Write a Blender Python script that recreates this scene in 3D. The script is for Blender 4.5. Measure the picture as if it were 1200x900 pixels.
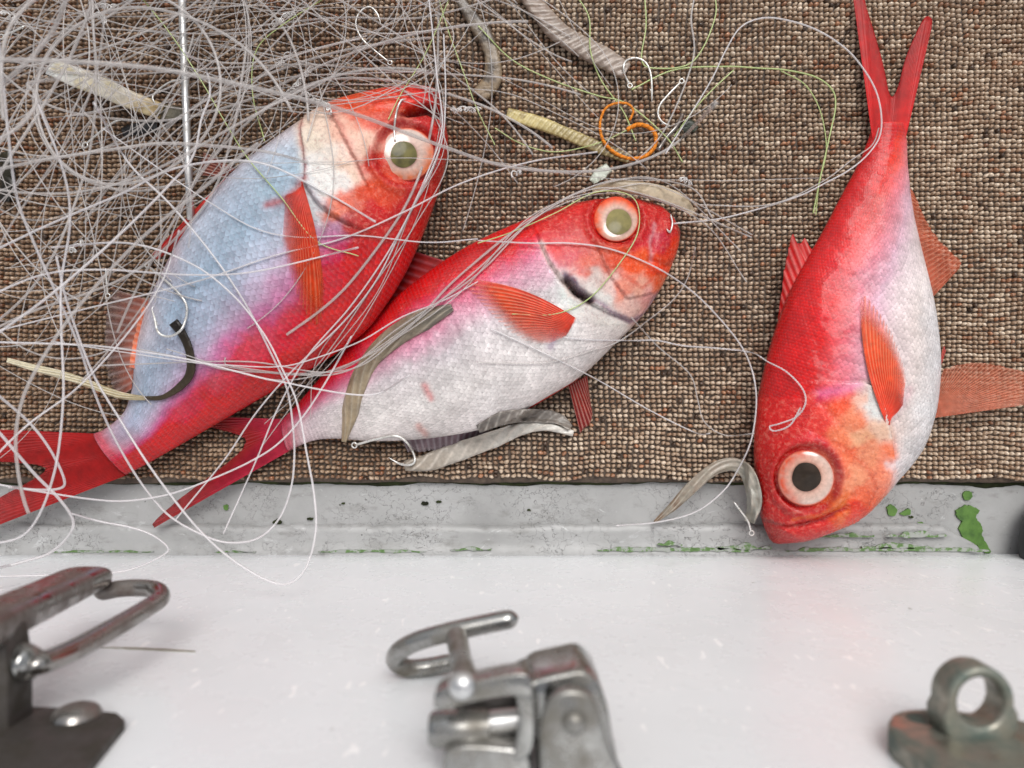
import bpy, bmesh, math, random
import numpy as np
from mathutils import Vector

for o in list(bpy.data.objects):
    bpy.data.objects.remove(o)
SC = bpy.context.scene
COL = SC.collection
RNG = np.random.default_rng(11)
random.seed(5)

# ------------------------------------------------------------------ camera
S = 0.0005                       # metres on the mat per photo pixel (photo is 1200 px wide)
FOC = 906.0                      # focal length in photo pixels
H = FOC * S                      # camera height above the mat
cam = bpy.data.cameras.new("camera")
cam.sensor_width = 36.0
cam.lens = 36.0 * FOC / 1200.0
cam.clip_start = 0.01
cam.clip_end = 200.0
cam.dof.use_dof = True
cam.dof.focus_distance = H - 0.022
cam.dof.aperture_fstop = cam.lens / 3.1
camo = bpy.data.objects.new("camera", cam)
camo.location = (0, 0, H)
COL.objects.link(camo)
SC.camera = camo

# ------------------------------------------------------------------ sky and sun (bright overcast)
SUN_EL, SUN_ROT = math.radians(54), math.radians(12)
w = bpy.data.worlds.new("World")
SC.world = w
w.use_nodes = True
nt = w.node_tree
bgn = nt.nodes["Background"]
sky = nt.nodes.new("ShaderNodeTexSky")
sky.sky_type = 'NISHITA'
sky.sun_disc = False
sky.sun_elevation = SUN_EL
sky.sun_rotation = SUN_ROT
sky.air_density = 1.0
sky.dust_density = 4.0
sky.ozone_density = 1.0
hs = nt.nodes.new("ShaderNodeHueSaturation")
hs.inputs["Saturation"].default_value = 0.26
nt.links.new(sky.outputs[0], hs.inputs["Color"])
nt.links.new(hs.outputs[0], bgn.inputs[0])
bgn.inputs[1].default_value = 0.13
sun = bpy.data.lights.new("sun", 'SUN')
sun.energy = 1.5
sun.angle = math.radians(32)
sun.color = (1.0, 0.985, 0.96)
suno = bpy.data.objects.new("sun", sun)
sd = Vector((math.sin(SUN_ROT) * math.cos(SUN_EL), math.cos(SUN_ROT) * math.cos(SUN_EL), math.sin(SUN_EL)))
suno.rotation_euler = sd.to_track_quat('Z', 'Y').to_euler()
COL.objects.link(suno)
SC.view_settings.view_transform = 'Standard'
SC.view_settings.look = 'None'
SC.view_settings.gamma = 1.0
SC.view_settings.exposure = 0.0
SC.cycles.max_bounces = 8
SC.cycles.transparent_max_bounces = 24

# ------------------------------------------------------------------ helpers
def P(px, py, z=0.0):
    """the place at height z that the photo shows at pixel (px, py)"""
    k = S * (1.0 - np.asarray(z) / H)
    return np.stack([(np.asarray(px) - 600.0) * k, (450.0 - np.asarray(py)) * k, np.asarray(z) + 0 * np.asarray(px)], -1)

def pix(p):
    k = S * (1.0 - p[..., 2] / H)
    return p[..., 0] / k + 600.0, 450.0 - p[..., 1] / k

def lin(c):
    c = np.asarray(c, float) / 255.0
    return np.where(c <= 0.04045, c / 12.92, ((c + 0.055) / 1.055) ** 2.4)

def smooth(pts, n):
    """Catmull-Rom through the points, n samples evenly spaced along it"""
    p = np.asarray(pts, float)
    if len(p) == 2:
        t = np.linspace(0, 1, n)[:, None]
        return p[0] * (1 - t) + p[1] * t
    q = np.vstack([2 * p[0] - p[1], p, 2 * p[-1] - p[-2]])
    out = []
    for i in range(1, len(q) - 2):
        t = np.linspace(0, 1, 24, endpoint=False)[:, None]
        a, b, c, d = q[i - 1], q[i], q[i + 1], q[i + 2]
        out.append(0.5 * (2 * b + (c - a) * t + (2 * a - 5 * b + 4 * c - d) * t ** 2 + (3 * b - a - 3 * c + d) * t ** 3))
    out.append(q[-2][None])
    o = np.vstack(out)
    s = np.r_[0, np.cumsum(np.linalg.norm(np.diff(o, axis=0), axis=1))]
    u = np.linspace(0, s[-1], n)
    return np.stack([np.interp(u, s, o[:, k]) for k in range(o.shape[1])], -1)

def link(name, me, parent=None, mat=None, loc=None):
    o = bpy.data.objects.new(name, me)
    COL.objects.link(o)
    if mat is not None and me is not None:
        me.materials.append(mat)
    if loc is not None:
        o.location = loc
    if parent is not None:                      # vertices are in world metres, so undo the parents' offsets
        o.parent = parent
        o.location = -root_shift(parent)
    return o

def root_shift(p):
    v = Vector((0, 0, 0))
    while p is not None:
        v += p.location
        p = p.parent
    return v

def mesh(name, V, F, smooth_on=True, col=None, uv=None, mats=None):
    me = bpy.data.meshes.new(name)
    V = np.asarray(V, np.float32)
    F = np.asarray(F, np.int32)
    if F.ndim == 2:
        nf, k = F.shape
        me.vertices.add(len(V)); me.vertices.foreach_set("co", V.ravel())
        me.loops.add(nf * k); me.loops.foreach_set("vertex_index", F.ravel())
        me.polygons.add(nf)
        me.polygons.foreach_set("loop_start", np.arange(0, nf * k, k, dtype=np.int32))
        me.polygons.foreach_set("loop_total", np.full(nf, k, np.int32))
    me.polygons.foreach_set("use_smooth", np.full(len(me.polygons), smooth_on))
    me.update(calc_edges=True)
    if col is not None:
        a = me.attributes.new("paint", 'FLOAT_COLOR', 'POINT')
        c = np.ones((len(V), 4), np.float32); c[:, :3] = col
        a.data.foreach_set("color", c.ravel())
    if uv is not None:
        l = me.uv_layers.new(name="UVMap")
        l.data.foreach_set("uv", np.asarray(uv, np.float32)[F.ravel()].ravel())
    me.validate()
    return me

def grid_faces(n, m, wrap=False, off=0):
    i = np.arange(n - 1)[:, None]
    j = np.arange(m if wrap else m - 1)[None, :]
    a = i * m + j
    b = i * m + (j + 1) % m
    return (np.stack([a, b, b + m, a + m], -1).reshape(-1, 4) + off)

def tube(path, r, k=6, cap=True):
    """verts, faces of a tube along path (n,3); r a number or one per point"""
    p = np.asarray(path, float)
    n = len(p)
    r = np.broadcast_to(np.asarray(r, float), (n,))
    t = np.gradient(p, axis=0)
    t /= np.linalg.norm(t, axis=1, keepdims=True) + 1e-12
    N = np.zeros_like(p)
    ref = np.array([0, 0, 1.0]) if abs(t[0, 2]) < 0.9 else np.array([1.0, 0, 0])
    v = ref - t[0] * np.dot(ref, t[0])
    for i in range(n):
        v = v - t[i] * np.dot(v, t[i])
        v /= np.linalg.norm(v) + 1e-12
        N[i] = v
    B = np.cross(t, N)
    a = np.linspace(0, 2 * np.pi, k, endpoint=False)
    V = p[:, None] + r[:, None, None] * (np.cos(a)[None, :, None] * N[:, None] + np.sin(a)[None, :, None] * B[:, None])
    V = V.reshape(-1, 3)
    F = grid_faces(n, k, True)
    if cap:
        V = np.vstack([V, p[0] - t[0] * r[0] * .5, p[-1] + t[-1] * r[-1] * .5])
        c0, c1 = n * k, n * k + 1
        j = np.arange(k); jn = (j + 1) % k
        F = np.vstack([F, np.stack([jn, j, np.full(k, c0), np.full(k, c0)], -1),
                       np.stack([(n - 1) * k + j, (n - 1) * k + jn, np.full(k, c1), np.full(k, c1)], -1)])
    return V, F

class MB:
    """collects quads (degenerate quads become triangles) into one mesh"""
    def __init__(s): s.V, s.F, s.C, s.n = [], [], [], 0
    def add(s, V, F, col=None):
        s.V.append(np.asarray(V, float)); s.F.append(np.asarray(F) + s.n); s.n += len(V)
        if col is not None: s.C.append(np.broadcast_to(np.asarray(col, float), (len(V), 3)))
        return s
    def tube(s, path, r, k=6, col=None): return s.add(*tube(path, r, k), col=col)
    def build(s, name, mat, parent=None, smooth_on=True):
        V = np.vstack(s.V); F = np.vstack(s.F)
        me = bpy.data.meshes.new(name)
        me.from_pydata(V.tolist(), [], [tuple(dict.fromkeys(f)) for f in F.tolist()])
        me.polygons.foreach_set("use_smooth", np.full(len(me.polygons), smooth_on))
        if s.C:
            a = me.attributes.new("paint", 'FLOAT_COLOR', 'POINT')
            c = np.ones((len(V), 4), np.float32); c[:, :3] = np.vstack(s.C)
            a.data.foreach_set("color", c.ravel())
        me.update()
        return link(name, me, parent, mat)

def tag(o, label=None, cat=None, group=None, kind=None):
    if label: o["label"] = label
    if cat: o["category"] = cat
    if group: o["group"] = group
    if kind: o["kind"] = kind
    return o

def empty(name, loc, label, cat, group=None):
    o = bpy.data.objects.new(name, None)
    o.empty_display_size = 0.02
    o.location = loc
    COL.objects.link(o)
    return tag(o, label, cat, group)

# value noise on the plane, for shapes and colours
_perm = RNG.random((64, 64))
def vnoise(x, y):
    x = np.asarray(x, float); y = np.asarray(y, float)
    xi = np.floor(x).astype(int); yi = np.floor(y).astype(int)
    fx = x - xi; fy = y - yi
    fx = fx * fx * (3 - 2 * fx); fy = fy * fy * (3 - 2 * fy)
    g = lambda a, b: _perm[a % 64, b % 64]
    return (g(xi, yi) * (1 - fx) + g(xi + 1, yi) * fx) * (1 - fy) + (g(xi, yi + 1) * (1 - fx) + g(xi + 1, yi + 1) * fx) * fy
def fbm(x, y, o=4):
    s = 0; a = 0.5; t = 0
    for i in range(o):
        s = s + a * vnoise(x * 2 ** i + 17 * i, y * 2 ** i + 5 * i); t += a; a *= .5
    return s / t

def poly_dist(px, py, poly):
    """distance to a polyline and the side (+1 left / -1 right of its direction)"""
    p = np.asarray(poly, float)
    best = np.full(px.shape, 1e9); side = np.zeros(px.shape)
    for a, b in zip(p[:-1], p[1:]):
        d = b - a; L = (d ** 2).sum() + 1e-9
        t = np.clip(((px - a[0]) * d[0] + (py - a[1]) * d[1]) / L, 0, 1)
        qx = a[0] + t * d[0]; qy = a[1] + t * d[1]
        dd = np.hypot(px - qx, py - qy)
        cr = d[0] * (py - a[1]) - d[1] * (px - a[0])
        m = dd < best
        best = np.where(m, dd, best); side = np.where(m, np.sign(cr), side)
    return best, side

# ------------------------------------------------------------------ materials
def mat(name):
    m = bpy.data.materials.new(name)
    m.use_nodes = True
    return m, m.node_tree, m.node_tree.nodes["Principled BSDF"]

def N(t, typ, **kw):
    n = t.nodes.new(typ)
    for k, v in kw.items():
        if k.startswith("i_"):
            key = k[2:]
            n.inputs[int(key) if key.isdigit() else key.replace("_", " ")].default_value = v
        else:
            setattr(n, k, v)
    return n

def noise_node(t, scale, detail=4, rough=.55, vec=None):
    n = N(t, "ShaderNodeTexNoise")
    n.inputs["Scale"].default_value = scale; n.inputs["Detail"].default_value = detail
    n.inputs["Roughness"].default_value = rough
    if vec is not None: t.links.new(vec, n.inputs["Vector"])
    return n

def ramp(t, src, stops, interp='LINEAR'):
    r = N(t, "ShaderNodeValToRGB")
    r.color_ramp.interpolation = interp
    e = r.color_ramp.elements
    while len(e) < len(stops): e.new(0.5)
    for i, (p, c) in enumerate(stops):
        e[i].position = p
        e[i].color = (*c, 1) if not isinstance(c, (int, float)) else (c, c, c, 1)
    t.links.new(src, r.inputs[0])
    return r

def mixc(t, fac, a, b, mode='MIX'):
    m = N(t, "ShaderNodeMix", data_type='RGBA', blend_type=mode)
    for s, v in ((0, fac), (6, a), (7, b)):
        if isinstance(v, (int, float)): m.inputs[s].default_value = v
        elif isinstance(v, (tuple, list, np.ndarray)): m.inputs[s].default_value = (*[float(x) for x in v], 1)
        else: t.links.new(v, m.inputs[s])
    return m.outputs[2]

def math_n(t, op, a, b=None, c=None):
    m = N(t, "ShaderNodeMath", operation=op)
    for i, v in enumerate((a, b, c)):
        if v is None: continue
        if isinstance(v, (int, float)): m.inputs[i].default_value = v
        else: t.links.new(v, m.inputs[i])
    return m.outputs[0]

def bump(t, height, strength, dist, prev=None):
    b = N(t, "ShaderNodeBump")
    b.inputs["Strength"].default_value = strength
    b.inputs["Distance"].default_value = dist
    t.links.new(height, b.inputs["Height"])
    if prev is not None: t.links.new(prev, b.inputs["Normal"])
    return b.outputs[0]

def objco(t, scale=(1, 1, 1)):
    c = N(t, "ShaderNodeTexCoord")
    m = N(t, "ShaderNodeMapping")
    m.inputs["Scale"].default_value = scale
    t.links.new(c.outputs["Object"], m.inputs["Vector"])
    return m.outputs[0]

def paint_mat(name, rough=.5, spec=.5, coat=0.0, noise=None, bump_d=0.0, bump_s=300, metal=0.0, var=.12):
    m, t, b = mat(name)
    a = N(t, "ShaderNodeAttribute", attribute_name="paint")
    nz = noise_node(t, noise or 200, 4, .6, objco(t))
    r = ramp(t, nz.outputs[0], [(.3, 1 - var), (.7, 1 + var * .7)])
    t.links.new(mixc(t, 1.0, a.outputs["Color"], r.outputs[0], 'MULTIPLY'), b.inputs["Base Color"])
    b.inputs["Roughness"].default_value = rough
    b.inputs["Specular IOR Level"].default_value = spec
    b.inputs["Coat Weight"].default_value = coat
    b.inputs["Coat Roughness"].default_value = .12
    b.inputs["Metallic"].default_value = metal
    if bump_d:
        n2 = noise_node(t, bump_s, 3, .6, objco(t))
        t.links.new(bump(t, n2.outputs[0], .8, bump_d), b.inputs["Normal"])
    return m

def skin_mat(name, nu, nv, depth=.00035, shade_amt=.2, ed=.26):
    """wet fish skin: painted colour, overlapping scales from the UVs, silvery sparkle scale by scale"""
    m, t, b = mat(name)
    a = N(t, "ShaderNodeAttribute", attribute_name="paint")
    hd = N(t, "ShaderNodeAttribute", attribute_name="scaly")
    uv = N(t, "ShaderNodeUVMap")
    wob = noise_node(t, 40, 2, .5, objco(t))
    wv_ = N(t, "ShaderNodeVectorMath", operation='MULTIPLY_ADD')
    t.links.new(wob.outputs[1], wv_.inputs[0]); wv_.inputs[1].default_value = (.010, .008, 0)
    t.links.new(uv.outputs[0], wv_.inputs[2])
    sp = N(t, "ShaderNodeSeparateXYZ"); t.links.new(wv_.outputs[0], sp.inputs[0])
    A = math_n(t, 'MULTIPLY', sp.outputs[0], nu)
    B = math_n(t, 'MULTIPLY', sp.outputs[1], nv)
    i_ = math_n(t, 'FLOOR', A)
    f_ = math_n(t, 'SUBTRACT', A, i_)
    par = math_n(t, 'MULTIPLY', math_n(t, 'MODULO', i_, 2.0), .5)
    b1 = math_n(t, 'ADD', B, par)
    y_ = math_n(t, 'SUBTRACT', math_n(t, 'FRACT', b1), .5)
    fe = math_n(t, 'MULTIPLY_ADD', math_n(t, 'MULTIPLY', y_, y_), -2.4, 1.0)      # rounded rear edge of the scale
    over = math_n(t, 'GREATER_THAN', f_, fe)
    saw0 = math_n(t, 'SUBTRACT', f_, over)
    saw = math_n(t, 'SUBTRACT', saw0, .25)                                      # -.85 at the front to .75 at the edge
    iv = N(t, "ShaderNodeCombineXYZ")
    t.links.new(math_n(t, 'ADD', i_, over), iv.inputs[0])
    t.links.new(math_n(t, 'FLOOR', math_n(t, 'ADD', b1, math_n(t, 'MULTIPLY', over, .5))), iv.inputs[1])
    vo = N(t, "ShaderNodeTexWhiteNoise", noise_dimensions='2D')
    t.links.new(iv.outputs[0], vo.inputs["Vector"])
    hgt = math_n(t, 'SUBTRACT', saw, math_n(t, 'MULTIPLY', math_n(t, 'MULTIPLY', y_, y_), .6))
    hgt = math_n(t, 'MULTIPLY', hgt, hd.outputs["Fac"])
    lap_shade = N(t, "ShaderNodeMapRange"); lap_shade.inputs[1].default_value = -.6; lap_shade.inputs[2].default_value = -.05
    lap_shade.inputs[3].default_value = shade_amt; lap_shade.inputs[4].default_value = 0.0
    t.links.new(saw, lap_shade.inputs[0])
    sep = N(t, "ShaderNodeSeparateColor")
    t.links.new(vo.outputs["Color"], sep.inputs[0])
    rnd = sep.outputs[0]
    # per-scale tint and pale scale edge
    tint = N(t, "ShaderNodeMapRange"); tint.inputs[3].default_value = .86; tint.inputs[4].default_value = 1.12
    t.links.new(rnd, tint.inputs[0])
    edge = N(t, "ShaderNodeMapRange"); edge.inputs[1].default_value = .1; edge.inputs[2].default_value = .6
    edge.inputs[3].default_value = 0.0; edge.inputs[4].default_value = ed
    t.links.new(saw, edge.inputs[0])
    nz = noise_node(t, 420, 5, .65, objco(t))
    mott = ramp(t, nz.outputs[0], [(.3, .86), (.7, 1.12)])
    nz2 = noise_node(t, 60, 4, .6, objco(t))
    mott2 = ramp(t, nz2.outputs[0], [(.3, .9), (.7, 1.08)])
    k = math_n(t, 'MULTIPLY', math_n(t, 'SUBTRACT', tint.outputs[0], 1.0), hd.outputs["Fac"])
    k = math_n(t, 'ADD', k, 1.0)
    c = mixc(t, 1.0, a.outputs["Color"], k, 'MULTIPLY')
    c = mixc(t, 1.0, c, mott.outputs[0], 'MULTIPLY')
    c = mixc(t, 1.0, c, mott2.outputs[0], 'MULTIPLY')
    c = mixc(t, math_n(t, 'MULTIPLY', edge.outputs[0], hd.outputs["Fac"]), c, mixc(t, .10, mixc(t, 1.0, c, (1.45, 1.4, 1.4), 'MULTIPLY'), (.85, .78, .80)))
    c = mixc(t, math_n(t, 'MULTIPLY', lap_shade.outputs[0], hd.outputs["Fac"]), c, (.24, .10, .14))  # shadow at each scale's overlapped start, painted into the colour
    bone = noise_node(t, 420, 7, .75, objco(t)); bone.inputs["Distortion"].default_value = .35
    bl = ramp(t, bone.outputs[0], [(.50, 0), (.64, .24)])
    bd = ramp(t, bone.outputs[0], [(.33, .40), (.46, 0)])
    nh = math_n(t, 'SUBTRACT', 1.0, hd.outputs["Fac"])
    c = mixc(t, math_n(t, 'MULTIPLY', bl.outputs[0], nh), c, (.80, .50, .38))
    c = mixc(t, math_n(t, 'MULTIPLY', bd.outputs[0], nh), c, (.42, .05, .05))
    t.links.new(c, b.inputs["Base Color"])
    rr = N(t, "ShaderNodeMapRange"); rr.inputs[3].default_value = .14; rr.inputs[4].default_value = .38
    t.links.new(sep.outputs[1], rr.inputs[0]); t.links.new(rr.outputs[0], b.inputs["Roughness"])
    b.inputs["Specular IOR Level"].default_value = .36
    b.inputs["Coat Weight"].default_value = .22
    b.inputs["Coat Roughness"].default_value = .07
    n1 = bump(t, hgt, 1.0, depth)
    n2 = bump(t, nz.outputs[0], .6, .0006, n1)
    n2 = bump(t, math_n(t, 'MULTIPLY', bone.outputs[0], nh), .6, .0012, n2)
    t.links.new(n2, b.inputs["Normal"])
    return m

def fin_mat(name, rays, tip_alpha, base_alpha=1.0, pale=(.75, .5, .42), fade=0.0):
    """fin: U runs across the rays, V from root to tip; membrane lets light through between the rays"""
    m, t, b = mat(name)
    a = N(t, "ShaderNodeAttribute", attribute_name="paint")
    uv = N(t, "ShaderNodeUVMap")
    sp = N(t, "ShaderNodeSeparateXYZ"); t.links.new(uv.outputs[0], sp.inputs[0])
    ph = math_n(t, 'MULTIPLY', sp.outputs[0], rays * 2 * math.pi)
    wv = math_n(t, 'MULTIPLY_ADD', math_n(t, 'COSINE', ph), .5, .5)
    ray = math_n(t, 'POWER', wv, 2.2)
    c = mixc(t, math_n(t, 'MULTIPLY', ray, .38), a.outputs["Color"], pale)
    nz = noise_node(t, 250, 3, .6, objco(t))
    c = mixc(t, 1.0, c, ramp(t, nz.outputs[0], [(.3, .8), (.7, 1.15)]).outputs[0], 'MULTIPLY')
    t.links.new(c, b.inputs["Base Color"])
    b.inputs["Roughness"].default_value = .4
    b.inputs["Specular IOR Level"].default_value = .28
    al = N(t, "ShaderNodeMapRange"); al.inputs[3].default_value = base_alpha; al.inputs[4].default_value = tip_alpha
    t.links.new(sp.outputs[1], al.inputs[0])
    alp = math_n(t, 'MAXIMUM', al.outputs[0], math_n(t, 'MULTIPLY', ray, .62))
    fu = N(t, "ShaderNodeMapRange"); fu.inputs[1].default_value = .25; fu.inputs[3].default_value = 1.0; fu.inputs[4].default_value = 1.0 - fade
    t.links.new(sp.outputs[0], fu.inputs[0])
    alp = math_n(t, 'MULTIPLY', alp, fu.outputs[0])
    if fade:                                         # membrane thins out to nothing at the tip's last rays
        ed = N(t, "ShaderNodeMapRange"); ed.inputs[1].default_value = .97; ed.inputs[2].default_value = .75
        t.links.new(sp.outputs[1], ed.inputs[0])
        alp = math_n(t, 'MULTIPLY', alp, math_n(t, 'MAXIMUM', ed.outputs[0], math_n(t, 'MULTIPLY', ray, .6)))
    t.links.new(alp, b.inputs["Alpha"])
    t.links.new(bump(t, ray, .5, .0002), b.inputs["Normal"])
    return m

def nylon_mat(name, c, alpha=.62, rough=.22):
    m, t, b = mat(name)
    b.inputs["Base Color"].default_value = (*c, 1)
    b.inputs["Roughness"].default_value = rough
    b.inputs["Specular IOR Level"].default_value = .6
    b.inputs["Alpha"].default_value = alpha
    return m

def metal_mat(name, c, rough, dirt, dirt_amt=.5, scale=90, metal=1.0):
    m, t, b = mat(name)
    nz = noise_node(t, scale, 6, .65, objco(t))
    f = ramp(t, nz.outputs[0], [(.5 - .25 * dirt_amt, 1.0), (.75 - .2 * dirt_amt, 0.0)])
    f2 = math_n(t, 'SUBTRACT', 1.0, f.outputs[0])
    t.links.new(mixc(t, f2, c, dirt), b.inputs["Base Color"])
    t.links.new(math_n(t, 'MULTIPLY_ADD', f2, -.75 * metal, metal), b.inputs["Metallic"])
    t.links.new(math_n(t, 'MULTIPLY_ADD', f2, .35, rough), b.inputs["Roughness"])
    n2 = noise_node(t, scale * 5, 3, .6, objco(t))
    t.links.new(bump(t, n2.outputs[0], .2, .0002), b.inputs["Normal"])
    return m

M = {}
# woven mat: colour per stitch in the attribute
m, t, b = mat("woven_vinyl"); M["weave"] = m
a = N(t, "ShaderNodeAttribute", attribute_name="paint")
nz = noise_node(t, 900, 3, .6, objco(t))
t.links.new(mixc(t, 1.0, a.outputs["Color"], ramp(t, nz.outputs[0], [(.3, .75), (.7, 1.2)]).outputs[0], 'MULTIPLY'), b.inputs["Base Color"])
wet = noise_node(t, 9, 3, .5, objco(t)); M['weave_rough'] = None
t.links.new(ramp(t, wet.outputs[0], [(.35, .12), (.65, .26)]).outputs[0], b.inputs["Roughness"])
b.inputs["Specular IOR Level"].default_value = .6
t.links.new(bump(t, nz.outputs[0], .5, .0004), b.inputs["Normal"])

m, t, b = mat("mat_backing"); M["backing"] = m
nz = noise_node(t, 300, 4, .6, objco(t))
t.links.new(ramp(t, nz.outputs[0], [(.3, (.05, .034, .025)), (.7, (.12, .085, .062))]).outputs[0], b.inputs["Base Color"])
b.inputs["Roughness"].default_value = .7

m, t, b = mat("grey_deck_paint"); M["deck"] = m
v = objco(t)
nz = noise_node(t, 14, 6, .62, v)
c = ramp(t, nz.outputs[0], [(.3, (.28, .28, .275)), (.5, (.365, .365, .36)), (.72, (.45, .45, .45))]).outputs[0]
n2 = noise_node(t, 70, 8, .7, objco(t, (1, 2.2, 1)))
c = mixc(t, ramp(t, n2.outputs[0], [(.54, 0), (.69, .55)]).outputs[0], c, (.19, .185, .17))       # grime
n3 = noise_node(t, 34, 8, .75, objco(t, (1, 1.8, 1))); n3.inputs["Distortion"].default_value = 2.5
c = mixc(t, ramp(t, n3.outputs[0], [(.60, 0), (.65, .6)]).outputs[0], c, (.56, .57, .57))        # white scuffs
vo = N(t, "ShaderNodeTexVoronoi", feature='DISTANCE_TO_EDGE'); vo.inputs["Scale"].default_value = 42
nw = noise_node(t, 60, 4, .6, v)
t.links.new(mixc(t, .12, v, nw.outputs[1]), vo.inputs["Vector"])
crk = ramp(t, vo.outputs[0], [(0.0, 1), (.02, 0)]).outputs[0]
crk = math_n(t, 'MULTIPLY', crk, ramp(t, noise_node(t, 12, 3, .5, v).outputs[0], [(.44, 0), (.54, .85)]).outputs[0])
c = mixc(t, crk, c, (.09, .085, .08))
n4 = noise_node(t, 240, 3, .5, v)
c = mixc(t, ramp(t, n4.outputs[0], [(.72, 0), (.76, .8)]).outputs[0], c, (.06, .06, .05))         # specks
t.links.new(c, b.inputs["Base Color"])
b.inputs["Roughness"].default_value = .42
hb = math_n(t, 'SUBTRACT', nz.outputs[0], math_n(t, 'MULTIPLY', crk, .6))
t.links.new(bump(t, n2.outputs[0], .35, .0006, bump(t, hb, .5, .0015)), b.inputs["Normal"])

m, t, b = mat("white_gloss_paint"); M["white"] = m
v = objco(t)
nz = noise_node(t, 11, 6, .6, v)
c = ramp(t, nz.outputs[0], [(.3, (.78, .80, .815)), (.7, (.835, .85, .865))]).outputs[0]
n2 = noise_node(t, 55, 7, .7, objco(t, (1, 1, .35)))
c = mixc(t, ramp(t, n2.outputs[0], [(.66, 0), (.78, .14)]).outputs[0], c, (.50, .46, .38))        # dirty smears
n5 = noise_node(t, 120, 3, .5, objco(t, (1, 1, .5)))
c = mixc(t, ramp(t, n5.outputs[0], [(.74, 0), (.78, .6)]).outputs[0], c, (.28, .27, .24))         # dark nicks
n6 = noise_node(t, 230, 2, .5, objco(t, (1, 1, .3)))
c = mixc(t, ramp(t, n6.outputs[0], [(.68, 0), (.71, .95)]).outputs[0], c, (.97, .97, .97))         # salt specks
t.links.new(c, b.inputs["Base Color"])
t.links.new(ramp(t, noise_node(t, 40, 4, .6, v).outputs[0], [(.3, .2), (.7, .36)]).outputs[0], b.inputs["Roughness"])
b.inputs["Specular IOR Level"].default_value = .27
t.links.new(bump(t, n6.outputs[0], .2, .0004, bump(t, noise_node(t, 22, 3, .5, v).outputs[0], .2, .0006)), b.inputs["Normal"])

m, t, b = mat("green_old_paint"); M["green"] = m
nz = noise_node(t, 160, 5, .65, objco(t))
t.links.new(ramp(t, nz.outputs[0], [(.3, (.04, .10, .016)), (.5, (.08, .175, .028)), (.75, (.115, .225, .045))]).outputs[0], b.inputs["Base Color"])
b.inputs["Roughness"].default_value = .5
t.links.new(bump(t, nz.outputs[0], .5, .0006), b.inputs["Normal"])
m, t, b = mat("faded_green_paint"); M["green_pale"] = m
nz = noise_node(t, 220, 6, .7, objco(t))
t.links.new(ramp(t, nz.outputs[0], [(.38, (.08, .16, .04)), (.47, (.13, .22, .08)), (.53, (.33, .345, .32))]).outputs[0], b.inputs["Base Color"])
b.inputs["Roughness"].default_value = .5
m, t, b = mat("dark_slime"); M["slime"] = m
nz = noise_node(t, 120, 5, .65, objco(t))
t.links.new(ramp(t, nz.outputs[0], [(.35, (.012, .012, .007)), (.6, (.035, .045, .015)), (.8, (.07, .08, .04))]).outputs[0], b.inputs["Base Color"])
b.inputs["Roughness"].default_value = .7; b.inputs["Specular IOR Level"].default_value = .15

M["line"] = nylon_mat("clear_nylon", (.60, .56, .54), .44)
M["line_pale"] = nylon_mat("pale_nylon", (.78, .75, .76), .50)
M["line_green"] = nylon_mat("green_nylon", (.52, .62, .26), .8)
M["line_white"] = nylon_mat("white_twist", (.86, .84, .82), .85)
M["orange"] = paint_mat("orange_twine", .55, .4, 0, 500, .0005, 900)
M["bait"] = paint_mat("bait_skin", .38, .5, .25, 350, .0006, 420, var=.2)
M["dark"] = paint_mat("dark_scrap", .3, .35, .0, 300, .0006, 400, var=.25)
M["steel"] = metal_mat("stainless_steel", (.74, .74, .74), .3, (.30, .28, .25), .2, 60)
M["hook"] = metal_mat("hook_wire", (.80, .79, .76), .25, (.40, .37, .33), .2, 400, .7)
M["old_steel"] = metal_mat("worn_steel", (.38, .38, .37), .12, (.13, .115, .09), .42, 70)
M["dull_steel"] = metal_mat("brown_tarnished_steel", (.33, .315, .30), .14, (.13, .10, .085), .42, 80)
M["dark_iron"] = metal_mat("dark_iron", (.10, .09, .085), .4, (.045, .038, .03), .7, 110, .6)
M["bronze"] = metal_mat("weathered_bronze", (.36, .335, .28), .3, (.10, .13, .11), .5, 110, .85)
M["bronze_dark"] = metal_mat("green_bronze", (.14, .14, .125), .45, (.03, .085, .07), .65, 110, .7)
m, t, b = mat("black_rubber"); M["rubber"] = m
b.inputs["Base Color"].default_value = (.012, .013, .016, 1); b.inputs["Roughness"].default_value = .4
t.links.new(bump(t, noise_node(t, 200, 3, .5, objco(t)).outputs[0], .3, .0006), b.inputs["Normal"])

# ------------------------------------------------------------------ the setting: deck, kerb bead, wall
ZD = -0.007                                       # deck level; the mat's top is z = 0
YW = float(P(600, 648, ZD)[1])                    # face of the white wall
def box_grid(x0, x1, y0, y1, z, n, m_, amp=0.0):
    X, Y = np.meshgrid(np.linspace(x0, x1, n), np.linspace(y0, y1, m_), indexing='ij')
    Z = z + amp * (fbm(X * 60, Y * 60) - .5)
    return np.stack([X, Y, Z], -1).reshape(-1, 3), grid_faces(n, m_)
V, F = box_grid(-1.2, 1.2, YW - .001, 1.4, ZD, 240, 120, .0008)
deck = link("deck", mesh("deck", V, F[:, ::-1]), None, M["deck"]); tag(deck, kind="structure", label="worn grey painted boat deck under the mat")

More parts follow.
